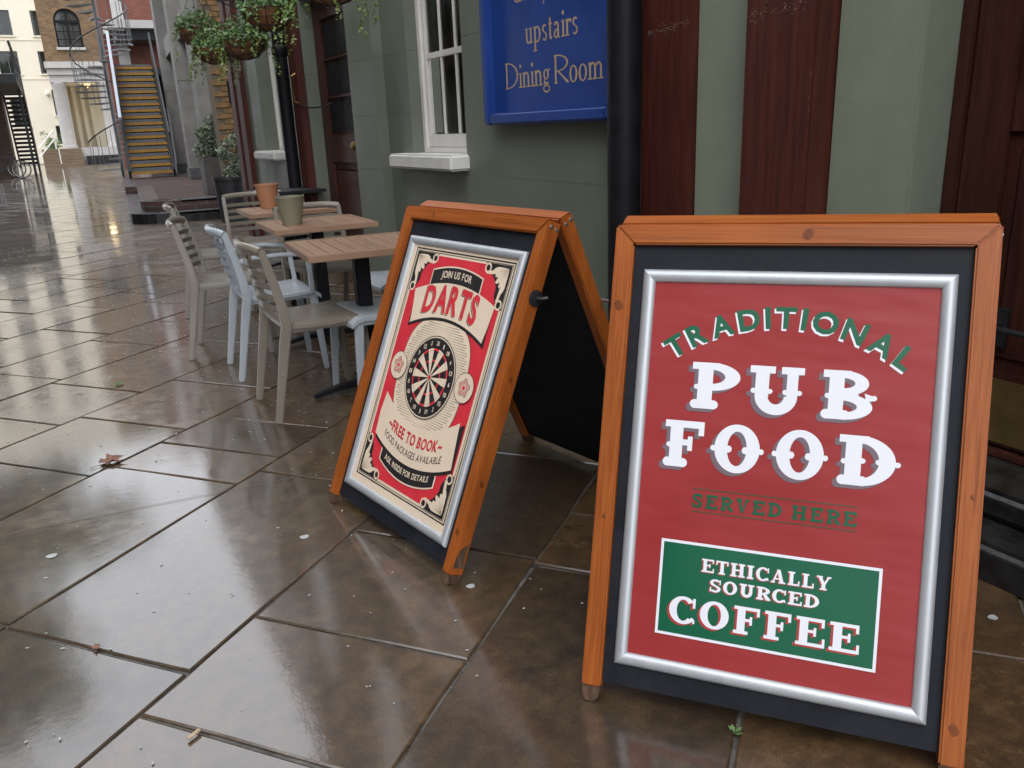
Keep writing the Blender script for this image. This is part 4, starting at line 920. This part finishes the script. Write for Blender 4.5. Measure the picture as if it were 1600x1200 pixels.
# ------------------------------------------------------------ staircase with yellow nosings
sc_ = thing('staircase', 'open metal staircase with yellow edged treads and pale handrail', 'staircase', (2.27, 23.6, .296))
RI, RU, NS, SH = .175, .25, 17, .022
for i in range(NS):
    x = 1.77 + SH * i; y = 23.6 + RU * i; z = .30 + RI * (i + 1)
    tr_ = build('tread', MB().box(x, x + 1.0, y, y + .27, z - .045, z), 'tread', sc_); build('riser', MB().box(x + .01, x + .99, y + .235, y + .248, z + .001, z + .085), 'tread', tr_); build('nosing', MB().box(x + .005, x + .995, y - .012, y - .0005, z - .062, z + .004), 'yellow', tr_)
def srail(dx, z_, w_, h_, name, mat, i0=0, i1=NS - 1, zz=0):
    mb = MB(); mb.bar([(1.77 + dx + SH * i, 23.6 + RU * i, .30 + RI * (i + 1) + z_) for i in (i0, i1)], (1, 0, 0), w_, h_); return build(name, mb, mat, sc_)
srail(-.03, -.10, .05, .30, 'stringer', 'iron'); srail(1.03, -.10, .05, .30, 'stringer', 'iron')
srail(-.05, .92, .07, .10, 'handrail', 'railwhite', 2.2); srail(1.05, .92, .04, .05, 'handrail', 'iron_grey')
srail(-.05, .75, .02, .05, 'guard_rail', 'railwhite', 2.2); srail(1.06, .52, .03, .03, 'guard_rail', 'iron_grey')
srail(-.05, .42, .02, .9, 'side_panel', 'railwhite', 3.6, NS - 1)
for i in (0, 2, 8, 16):
    for dx in (-.05, 1.05):
        x = 1.77 + dx + SH * i; y = 23.6 + RU * i + .05; z = .3 + RI * (i + 1); build('baluster', MB().box(x - .02, x + .02, y - .02, y + .02, z - .2, z + .92), 'iron_grey', sc_)
build('landing', MB().box(1.77 + SH * NS, 4.4, 23.6 + RU * NS, 23.6 + RU * NS + 1.6, .30 + RI * NS - .2, .30 + RI * NS), 'iron_grey', sc_)

# ------------------------------------------------------------ spiral stair
sp = thing('spiral_staircase', 'grey iron spiral staircase behind the yellow edged staircase', 'staircase', (2.28, 34, 0))
mb = MB(); mb.tube([(0, 0, 0), (0, 0, 9.5)], .06, 12); build('newel', mb, 'iron_grey', sp, smooth=True, world=False)
hp = []
for k in range(48):
    a0 = R(200 + k * 22); a1 = a0 + R(25); z = .25 + k * .19; rI, rO = .08, 1.05
    mb = MB(); mb.prism([(rI * math.cos(a0), rI * math.sin(a0)), (rO * math.cos(a0), rO * math.sin(a0)), (rO * math.cos((a0 + a1) / 2), rO * math.sin((a0 + a1) / 2)), (rO * math.cos(a1), rO * math.sin(a1)), (rI * math.cos(a1), rI * math.sin(a1))], z, z + .045); build('winder_tread', mb, 'tread', sp, world=False)
    for a_ in (a0 + .06, a0 + R(12)):
        mb = MB(); mb.tube([(rO * math.cos(a_) * .98, rO * math.sin(a_) * .98, z), (rO * math.cos(a_) * .98, rO * math.sin(a_) * .98, z + 1.0)], .011, 5); build('baluster', mb, 'iron_grey', sp, world=False)
    hp.append((rO * math.cos(a0) * .98, rO * math.sin(a0) * .98, z + 1.0))
mb = MB(); mb.tube(hp, .024, 6); build('handrail', mb, 'iron', sp, world=False)

# ------------------------------------------------------------ far buildings
rb = thing('brick_building', 'red brick building with pale pilaster behind the spiral staircase', 'building', (4, 40, 0))
build('wall', MB().box(2.95, 9, 42, 44, 0, 14), 'brickR', rb); build('pilaster', MB().box(3.45, 3.9, 41.9, 41.999, 0, 14), 'stone', rb)
build('balcony_slab', MB().box(3.0, 5.5, 39.0, 41.89, 5.6, 5.9), 'stone', rb); build('balcony_soffit', MB().box(3.3, 5.5, 39.4, 41.89, 5.2, 5.599), 'iron', rb)
bb_ = thing('brick_building', 'yellow brown brick building with arched window over a cream colonnade', 'building', (4, 56, 0))
AW = (2.22, .66, 6.42, 7.80)
def arched_wall():
    mb = MB(); cx_, hw_, zb, zs = AW; y0, y1 = 56, 56.4; X0, X1, Z0, Z1 = .80, 12, 5.65, 17
    arcp = [(cx_ + hw_ * math.cos(a), zs + hw_ * math.sin(a)) for a in [math.pi * k / 14 for k in range(15)]]
    for k in range(14):
        (xa, za), (xb, zb_) = arcp[k], arcp[k + 1]; mb.add([(x, y, z) for y in (y0, y1) for x, z in ((xa, za), (xa, Z1), (xb, Z1), (xb, zb_))], [(0, 1, 2, 3), (7, 6, 5, 4), (0, 3, 7, 4)])
    mb.box(X0, cx_ - hw_, y0, y1, Z0, Z1); mb.box(cx_ + hw_, X1, y0, y1, Z0, Z1); mb.box(cx_ - hw_, cx_ + hw_, y0, y1, Z0, zb)
    mb.add([(cx_ - hw_, y, z) for y in (y0, y1) for z in (zb, zs)], [(0, 1, 3, 2)]); mb.add([(cx_ + hw_, y, z) for y in (y0, y1) for z in (zb, zs)], [(0, 1, 3, 2)])
    return mb
build('wall', arched_wall(), 'brickB', bb_)
cx_, hw_, zb, zs = AW
fr = MB(); n = 16
def ringarc(mb, r0, r1, y0, y1, a0=0, a1=math.pi):
    vs = [];
    for k in range(n + 1):
        a = a0 + (a1 - a0) * k / n
        for r_ in (r0, r1):
            for y in (y0, y1): vs.append((cx_ + r_ * math.cos(a), y, zs + r_ * math.sin(a)))
    mb.add(vs, [f for k in range(n) for f in ((4 * k, 4 * k + 4, 4 * k + 6, 4 * k + 2), (4 * k + 1, 4 * k + 3, 4 * k + 7, 4 * k + 5), (4 * k, 4 * k + 1, 4 * k + 5, 4 * k + 4), (4 * k + 2, 4 * k + 6, 4 * k + 7, 4 * k + 3))])
ringarc(fr, hw_ - .09, hw_ - .001, 56.1, 56.25); fr.box(cx_ - hw_ + .001, cx_ - hw_ + .09, 56.1, 56.25, zb, zs); fr.box(cx_ + hw_ - .09, cx_ + hw_ - .001, 56.1, 56.25, zb, zs); fr.box(cx_ - hw_ + .09, cx_ + hw_ - .09, 56.1, 56.25, zb, zb + .09); fr.box(cx_ - hw_ + .09, cx_ + hw_ - .09, 56.1, 56.25, zs - .09, zs + .05)
aw = build('arched_window', fr, 'black', bb_)
for x in (-.24, .24): build('glazing_bar', MB().box(cx_ + x - .02, cx_ + x + .02, 56.14, 56.2, zb + .09, zs - .09), 'black', aw)
build('mullion', MB().box(cx_ - .06, cx_ + .06, 56.12, 56.22, zb + .09, zs + hw_ - .09), 'black', aw)
for z in (6.85, 7.27): build('glazing_bar', MB().box(cx_ - hw_ + .09, cx_ + hw_ - .09, 56.15, 56.19, z - .02, z + .02), 'black', aw)
mb = MB(); ringarc(mb, .27, .30, 56.15, 56.19); build('glazing_bar', mb, 'black', aw)
mb = MB(); mb.add([(cx_ + (hw_ - .08) * math.cos(math.pi * k / 12), 56.21, zs + (hw_ - .08) * math.sin(math.pi * k / 12)) for k in range(13)] + [(cx_ - hw_ + .08, 56.21, zb + .05), (cx_ + hw_ - .08, 56.21, zb + .05)], [tuple(range(15))]); build('pane', mb, 'glass', aw)
build('blind', MB().box(cx_ - .6, cx_ + .6, 56.42, 56.45, zb, zs + .6), 'stone', aw); build('window_sill', MB().box(cx_ - hw_ - .1, cx_ + hw_ + .1, 55.86, 56.099, zb - .14, zb - .002), 'stone', aw)
for (z0, z1, pr) in ((4.56, 4.95, .0), (4.952, 5.30, .12), (5.302, 5.64, .30)): build('cornice', MB().box(.80 - pr * .4, 12, 55.9 - pr, 56.6, z0, z1), 'stone', bb_)
def ccol(x, y, r, z0, z1, mat):
    mb = MB(); mb.lathe([(r * 1.15, 0), (r * 1.15, .12), (r, .14), (r * .92, z1 - z0 - .2), (r * 1.12, z1 - z0 - .1), (r * 1.12, z1 - z0)], 20, (x, y, z0)); build('column', mb, mat, bb_, smooth=True)
ccol(1.20, 56.25, .36, .95, 4.56, 'stone'); ccol(3.6, 56.25, .36, .95, 4.56, 'stone'); ccol(6.0, 56.25, .36, .95, 4.56, 'stone')
for x in (1.9, 2.35, 2.8): build('pilaster', MB().box(x, x + .22, 60.2, 60.5, .95, 4.56), 'cream', bb_)
build('portico_wall', MB().box(1.0, 12, 60.5, 61, .95, 5), 'cream', bb_); build('portico_side_wall', MB().box(1.35, 1.6, 57.6, 60.49, .95, 4.56), 'cream', bb_); build('portico_ceiling', MB().box(.9, 12, 56.61, 61, 4.562, 4.8), 'cream', bb_)
build('plinth', MB().box(1.72, 12, 54.9, 61, 0, .948), 'stone', bb_); build('dark_plinth', MB().box(1.9, 12, 54.6, 54.899, 0, .5), 'iron', bb_)
gl_ = tag(build('ceiling_lamp', MB().lathe([(.02, 0), (.13, .06), (.16, .14), (.10, .2)], 14, (2.75, 57.6, 4.355)), 'lamp', smooth=True), 'lit warm lamp under the cream colonnade ceiling', 'lamp')
pl_ = bpy.data.lights.new('colonnade_lamp', 'POINT'); pl_.energy = 8; pl_.color = (1, .72, .38); pl_.shadow_soft_size = .2; po = bpy.data.objects.new('colonnade_lamp', pl_); COL.objects.link(po); po.location = (2.75, 57.6, 4.15)
fs = thing('stone_steps', 'brown stone steps rising to the cream colonnade', 'steps', (.7, 53.6, 0))
for k in range(6): build('step', MB().box(-.30, 1.71, 53.4 + k * .27, 55.6, k * .158 + (.0 if k else -.01), (k + 1) * .158 - .001), 'stepbrown', fs, bevel=.012, seg=1)
hr = thing('step_handrail', 'white tubular handrail on the far stone steps', 'handrail', (.35, 53.6, 0))
mb = MB(); mb.tube([(.55, 53.5, 0), (.55, 53.5, 1.0), (-.6, 54.6, 2.0)][:2], .03, 6); build('post', mb, 'whitepaint', hr)
for x in (.45,): 
    mb = MB(); mb.tube([(x, 54.9, .9), (x, 54.9, 2.0)], .04, 6); build('post', mb, 'whitepaint', hr)
for z in (.55, 1.0): mb = MB(); mb.tube([(-.45, 53.4, z + .0), (.45, 54.9, z + .95)], .035, 6); build('rail', mb, 'whitepaint', hr)
wb = thing('white_building', 'tall cream rendered building at the end of the lane', 'building', (-2, 66, 0))
def wall_with_openings(X0, X1, Z0, Z1, Y, ops, mat, parent):
    xs = sorted({X0, X1, *[o[0] for o in ops], *[o[1] for o in ops]}); zs_ = sorted({Z0, Z1, *[o[2] for o in ops], *[o[3] for o in ops]}); mb = MB()
    for xa, xb in zip(xs, xs[1:]):
        run = None
        for za, zb_ in zip(zs_, zs_[1:]):
            hole = any(o[0] <= (xa + xb) / 2 <= o[1] and o[2] <= (za + zb_) / 2 <= o[3] for o in ops)
            if not hole: run = [run[0], zb_] if run else [za, zb_]
            if hole or zb_ == Z1:
                if run: mb.box(xa, xb, Y, Y + .35, *run)
                run = None
    return build('wall', mb, mat, parent)
ops = []
for zc in (5.7, 8.05, 10.6, 13.1, 15.6):
    zh = 1.4 if zc < 8 else 1.52
    for xc in (-6.4, -4.1, -1.8, .55): ops.append((xc, xc + 1.18, zc, zc + zh))
ops += [(.92, 1.45, 3.08, 4.7), (-1.6, -.7, 2.4, 4.2), (.75, 1.5, 1.2, 2.4)]
wall_with_openings(-9, 9, 0, 21, 66, ops, 'creamw', wb)
for (x0, x1, z0, z1) in ops:
    f = MB(); t_w = .06; f.box(x0 + .001, x0 + t_w, 66.12, 66.2, z0, z1); f.box(x1 - t_w, x1 - .001, 66.12, 66.2, z0, z1); f.box(x0 + t_w, x1 - t_w, 66.12, 66.2, z0, z0 + t_w); f.box(x0 + t_w, x1 - t_w, 66.12, 66.2, z1 - t_w, z1); f.box((x0 + x1) / 2 - .02, (x0 + x1) / 2 + .02, 66.13, 66.19, z0 + t_w, z1 - t_w)
    wn = build('window', f, 'iron_grey', wb); p = MB(); p.add([(x0 + .05, 66.16, z0 + .05), (x1 - .05, 66.16, z0 + .05), (x1 - .05, 66.16, z1 - .05), (x0 + .05, 66.16, z1 - .05)], [(0, 1, 2, 3)]); build('pane', p, 'glass', wn)
    build('room', MB().box(x0 - .1, x1 + .1, 66.36, 66.9, z0 - .1, z1 + .1), 'planterbox', wn); build('sill', MB().box(x0 - .08, x1 + .08, 65.9, 66.119, z0 - .09, z0 - .002), 'creamw', wn)
for z in (5.35, 7.75): build('string_course', MB().box(-9, 9, 65.96, 65.999, z, z + .08), 'creamw', wb)
o = tag(build('wall_lamp', MB().lathe([(.03, 0), (.16, .08), (.19, .2), (.14, .32), (.03, .38)], 14, (.68, 65.75, 4.3)), 'cream', smooth=True), 'round wall lamp on the cream building', 'lamp')
build('bracket', MB().box(.66, .70, 65.7, 65.95, 4.24, 4.30), 'iron', o)
t = thing('potted_bush', 'small green bush at the foot of the cream building', 'bush', (.35, 62, .9)); build('bed', MB().box(-.6, .6, -.5, .5, -.9, 0), 'creamw', t, world=False); shrub(t, (0, 0, 0), .7, .7, 700, 31, 'leaf', .06)

# ------------------------------------------------------------ iron stair and bicycles on the left
ls = thing('iron_staircase', 'black iron staircase and landing at the left edge of the lane', 'staircase', (-1, 47, 0))
build('landing', MB().box(-5, -.55, 37, 46.4, 3.45, 3.75), 'iron', ls)
for k in range(17):
    y = 46.5 + k * .23; z = 3.6 - k * .2; build('tread', MB().box(-1.30, -.58, y, y + .27, z - .12, z), 'iron', ls)
for x in (-1.34, -.55):
    mb = MB(); mb.bar([(x, 46.4, 3.55), (x, 50.4, .1)], (1, 0, 0), .07, .36); build('stringer', mb, 'iron', ls)
mb = MB(); mb.tube([(-.52, 46.4, 4.8), (-.52, 50.4, 1.15), (-.52, 50.5, 0)], .045, 6); build('handrail', mb, 'iron_grey', ls)
mb = MB(); mb.tube([(-.52, 46.4, 4.3), (-.52, 50.4, .65)], .025, 6); build('guard_rail', mb, 'iron_grey', ls)
mb = MB(); mb.tube([(-.56, 37, 4.85), (-.56, 46.4, 4.85)], .05, 6); build('balustrade_rail', mb, 'iron', ls)
for k in range(60): build('baluster', MB().box(-.575, -.545, 37.1 + k * .155, 37.13 + k * .155, 3.75, 4.82), 'iron', ls)
for k in range(14): mb = MB(); mb.tube([(-.55, 37.4 + k * .65, 3.86), (-.53, 37.4 + k * .65, 3.86)], .06, 10); build('boss', mb, 'iron_grey', ls)
for k in range(20):
    y = 37.2 + k * .46; mb = MB(); mb.tube([(-.56, y + .2 * math.cos(a), 4.5 + .2 * math.sin(a)) for a in [2 * math.pi * i / 12 for i in range(13)]], .014, 4); build('balustrade_ring', mb, 'iron', ls)
build('store_wall', MB().box(-5, -1.36, 43.5, 46, 0, 3.449), 'brickD', ls)
for (x, y) in ((-.62, 37.2), (-.62, 41.8)): build('post', MB().box(x - .05, x + .05, y - .05, y + .05, 0, 3.449), 'iron', ls) if y > 40 else None
def bicycle(label, loc, yaw):
    t = thing('bicycle', label, 'bicycle', (*loc, 0), yaw, 'bicycles parked under the iron stair')
    for x in (-.52, .52):
        mb = MB(); mb.tube([(x + .33 * math.cos(a), 0, .345 + .33 * math.sin(a)) for a in [2 * math.pi * k / 28 for k in range(29)]], .02, 6, caps=False); wl = build('wheel', mb, 'rubber', t, smooth=True, world=False)
        mb = MB()
        for k in range(9): a = math.pi * k / 9; mb.tube([(x - .31 * math.cos(a), 0, .345 - .31 * math.sin(a)), (x + .31 * math.cos(a), 0, .345 + .31 * math.sin(a))], .003, 4)
        mb.tube([(x + .305 * math.cos(a), 0, .345 + .305 * math.sin(a)) for a in [2 * math.pi * k / 28 for k in range(29)]], .009, 5, caps=False); build('rim', mb, 'steel', wl, world=False)
    mb = MB(); A, B, C, D, S = (-.52, 0, .345), (-.08, 0, .29), (.36, 0, .82), (-.22, 0, .80), (.52, 0, .345)
    for p, q in ((A, B), (B, C), (D, B), (D, C), (A, D), (C, S)): mb.tube([p, q], .017, 8)
    build('frame', mb, 'iron', t, smooth=True, world=False)
    mb = MB(); mb.tube([(.36, 0, .82), (.33, 0, .98)], .014, 8); mb.tube([(.28, -.28, 1.0), (.36, -.1, .98), (.36, .1, .98), (.28, .28, 1.0)], .013, 8); build('handlebar', mb, 'iron', t, smooth=True, world=False)
    mb = MB(); mb.tube([(-.22, 0, .80), (-.25, 0, .95)], .012, 8); build('seat_post', mb, 'steel', t, world=False)
    mb = MB(); mb.bar([(-.40, 0, .965), (-.25, 0, .96), (-.10, 0, .955)], (0, 1, 0), [.17, .12, .04], [.05, .05, .03]); build('saddle', mb, 'rubber', t, bevel=.012, world=False)
    mb = MB(); mb.tube([(-.08, -.06, .29), (-.08, .06, .29)], .075, 14); mb.tube([(-.08, .07, .29), (.06, .09, .20)], .01, 6); mb.tube([(-.08, -.07, .29), (-.22, -.09, .38)], .01, 6); build('crank', mb, 'iron', t, world=False)
    return t
b1 = bicycle('dark bicycle lying nearest the lane under the iron stair', (-1.55, 38.2), R(4))
b2 = copy_tree(b1); b2.location = (-1.75, 39.8, 0); b2.rotation_euler = (0, 0, R(-7)); b2['label'] = 'dark bicycle parked behind another under the iron stair'

# ------------------------------------------------------------ across the yard (out of frame, mirrored in the wet stone)
ob = thing('warehouse_building', 'sooty brown brick warehouse facing the pub across the yard', 'building', (-8, 12, 0))
wo_ = []
ZK = (1.2, 4.1, 7.0); WX = -7.0; WT = 9.5
for yk in range(9):
    for zk in ZK: wo_.append((-6 + yk * 4.4, -6 + yk * 4.4 + 1.4, zk, zk + 1.9))
ys_ = sorted({-8, 32.5, *[o[0] for o in wo_], *[o[1] for o in wo_]}); mb = MB()
for ya, yb_ in zip(ys_, ys_[1:]):
    if any(o[0] <= (ya + yb_) / 2 <= o[1] for o in wo_):
        z = 0
        for zk in ZK: mb.box(WX - .35, WX, ya, yb_, z, zk); z = zk + 1.9
        mb.box(WX - .35, WX, ya, yb_, z, WT)
    else: mb.box(WX - .35, WX, ya, yb_, 0, WT)
build('wall', mb, 'brickD', ob); build('inner_shell', MB().box(WX - 6, WX - .75, -8, 32.5, 0, WT - .1), 'dark', ob)
for (y0, y1, z0, z1) in wo_:
    a_, b_2, c_2, d_2 = WX - .25, WX - .17, WX - .24, WX - .18
    f = MB(); f.box(a_, b_2, y0 + .001, y0 + .08, z0, z1); f.box(a_, b_2, y1 - .08, y1 - .001, z0, z1); f.box(a_, b_2, y0 + .08, y1 - .08, z0, z0 + .08); f.box(a_, b_2, y0 + .08, y1 - .08, z1 - .08, z1); f.box(c_2, d_2, (y0 + y1) / 2 - .02, (y0 + y1) / 2 + .02, z0 + .08, z1 - .08); f.box(c_2, d_2, y0 + .08, y1 - .08, (z0 + z1) / 2 - .025, (z0 + z1) / 2 + .025)
    wn = build('window', f, 'iron', ob); p = MB(); p.add([(WX - .21, y0 + .05, z0 + .05), (WX - .21, y1 - .05, z0 + .05), (WX - .21, y1 - .05, z1 - .05), (WX - .21, y0 + .05, z1 - .05)], [(0, 1, 2, 3)]); build('pane', p, 'glass', wn)
def tree(label, x, y, hgt, cr, seed, lo):
    r2 = random.Random(seed); t = thing('plane_tree', label, 'tree', (x, y, 0), 0, 'trees along the open side of the lane')
    mb = MB(); mb.tube([(0, 0, -.02), (.03, .02, 1.5), (.1, .0, 3.2), (.12, .1, hgt * .62)], [.19, .15, .12, .07], 10); tips = []
    for k in range(11):
        a = k * 2.4 + r2.uniform(-.3, .3); z0 = r2.uniform(lo, lo + 2.2); l = cr * r2.uniform(.6, .95); e = (l * math.cos(a), l * math.sin(a), z0 + r2.uniform(.5, 2.2)); m = (e[0] * .5, e[1] * .5, (z0 + e[2]) / 2 + .25)
        mb.tube([(.1, .05, z0 - .2), m, e], [.055, .035, .012], 6); tips += [e, m]
        for q in range(3): f = (e[0] + r2.gauss(0, .6), e[1] + r2.gauss(0, .6), e[2] + r2.uniform(-.4, .8)); mb.tube([m, f], [.02, .006], 5); tips.append(f)
    build('trunk', mb, 'rawwood', t, smooth=True, world=False)
    cm_ = MB(); pts = []
    for tp in tips:
        for k in range(210): v = Vector((r2.gauss(0, 1), r2.gauss(0, 1), r2.gauss(0, .8))); pts.append(Vector(tp) + v * .38)
    leaves(cm_, pts, .095, r2); struct(build('crown', cm_, 'leaf', t, world=False), 'stuff')
tree('leafy tree on the open side of the lane, nearest the boards', -4.1, 6.6, 9, 2.4, 3, 4.2)
tree('leafy tree on the open side of the lane, level with the chairs', -4.1, 12.0, 10, 2.7, 4, 4.6)
tree('leafy tree on the open side of the lane, level with the terrace', -4.0, 18.0, 11, 2.8, 8, 5.6)
tree('leafy tree on the open side of the lane, farthest along', -3.7, 24.5, 12, 2.9, 9, 6.4)

# ------------------------------------------------------------ small things on the paving
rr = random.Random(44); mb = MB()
def speck(x, y, s, el):
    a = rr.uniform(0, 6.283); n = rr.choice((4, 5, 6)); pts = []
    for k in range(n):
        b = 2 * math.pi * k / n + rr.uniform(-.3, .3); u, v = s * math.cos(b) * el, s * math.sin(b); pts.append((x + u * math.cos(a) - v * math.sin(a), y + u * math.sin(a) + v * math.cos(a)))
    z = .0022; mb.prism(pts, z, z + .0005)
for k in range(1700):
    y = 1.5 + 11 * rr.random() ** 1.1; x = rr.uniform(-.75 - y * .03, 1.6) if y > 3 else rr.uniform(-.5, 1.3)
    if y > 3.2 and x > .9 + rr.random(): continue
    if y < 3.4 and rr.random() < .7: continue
    speck(x, y, rr.uniform(.0006, .0022) * (1 + .22 * y), rr.uniform(1, 2.6))
struct(tag(build('paving_specks', mb, 'speck'), 'scattered small pale specks on the wet paving', 'specks'), 'stuff')  # thin flat pale specks strewn at random over the flags
for (x, y, s, lab) in ((.508, 2.443, .014, 'pale round gum spot on the flagstone left of the darts board'), (.836, 1.883, .012, 'pale round gum spot beside the right foot of the darts board'), (-.218, 2.762, .016, 'pale round gum spot near the left edge of the paving'), (1.905, 1.031, .012, 'pale gum spot by the doorstep at the right edge')):
    m2 = MB(); m2.prism([(x + s * (1 + .15 * math.sin(3 * a)) * math.cos(a), y + s * (1 + .12 * math.cos(2 * a)) * math.sin(a)) for a in [2 * math.pi * k / 14 for k in range(14)]], .0022, .0028); tag(build('gum_spot', m2, 'speck'), lab, 'gum spot', 'trodden gum spots on the paving')
def dead_leaf(x, y, s, rot, mat, lab):
    pts = [(0, 0), (.18, .28), (.1, .34), (.42, .42), (.5, .62), (.62, .38), (1, .3), (.78, .1), (1.05, -.08), (.7, -.12), (.72, -.36), (.45, -.2), (.2, -.34), (.2, -.14)]
    m2 = MB(); r2 = random.Random(int(x * 1000) + 5); z = [.006 + r2.uniform(0, .022) * s * 8 for _ in pts]
    P3 = [(x + s * (u * math.cos(rot) - v * math.sin(rot)), y + s * (u * math.sin(rot) + v * math.cos(rot)), zz) for (u, v), zz in zip(pts, z)]; c = (x + s * .5 * math.cos(rot), y + s * .5 * math.sin(rot), .006)
    m2.add(P3 + [c], [(k, (k + 1) % len(pts), len(pts)) for k in range(len(pts))]); o = build('fallen_leaf', m2, mat); tag(o, lab, 'leaf')
    m3 = MB(); m3.tube([c, (x - s * .35 * math.cos(rot + .2), y - s * .35 * math.sin(rot + .2), .005)], .0014, 5); build('leaf_stalk', m3, mat, o)
dead_leaf(-.045, 3.51, .105, .25, 'deadleaf', 'curled brown dead leaf on the wet bright flagstones')
dead_leaf(-.12, 2.12, .026, 1.2, 'deadleaf', 'small brown leaf fragment lying in the paving joint')
dead_leaf(.10, 4.70, .05, .8, 'leaf', 'small green leaf on paving left of the chairs')
m2 = MB(); m2.tube([(.040, 1.648, .0075), (.066, 1.664, .0075)], .0045, 8); tag(build('cigarette_end', m2, 'paper'), 'cigarette end on the paving at bottom left', 'cigarette end')
wd = thing('weed', 'small green weed in the joint below the pub food board', 'weed', (1.062, 1.060, -.004)); m2 = MB(); r2 = random.Random(5)
for k in range(22): a = r2.uniform(0, 6.28); l = r2.uniform(.004, .012); m2.add([(0, 0, .003), (l * math.cos(a - .35), l * math.sin(a - .35), .008), (1.5 * l * math.cos(a), 1.5 * l * math.sin(a), .012), (l * math.cos(a + .35), l * math.sin(a + .35), .008)], [(0, 1, 2, 3)])
build('leaves', m2, 'leaf', wd, world=False)
m2 = MB(); m2.add([(-.40, 3.024, .0030), (.72, 2.931, .0030), (.72, 2.9345, .0030), (-.40, 3.0275, .0030)], [(0, 1, 2, 3)]); build('hairline_crack', m2, 'mortarwall', pavement)
bpy.context.view_layer.update()
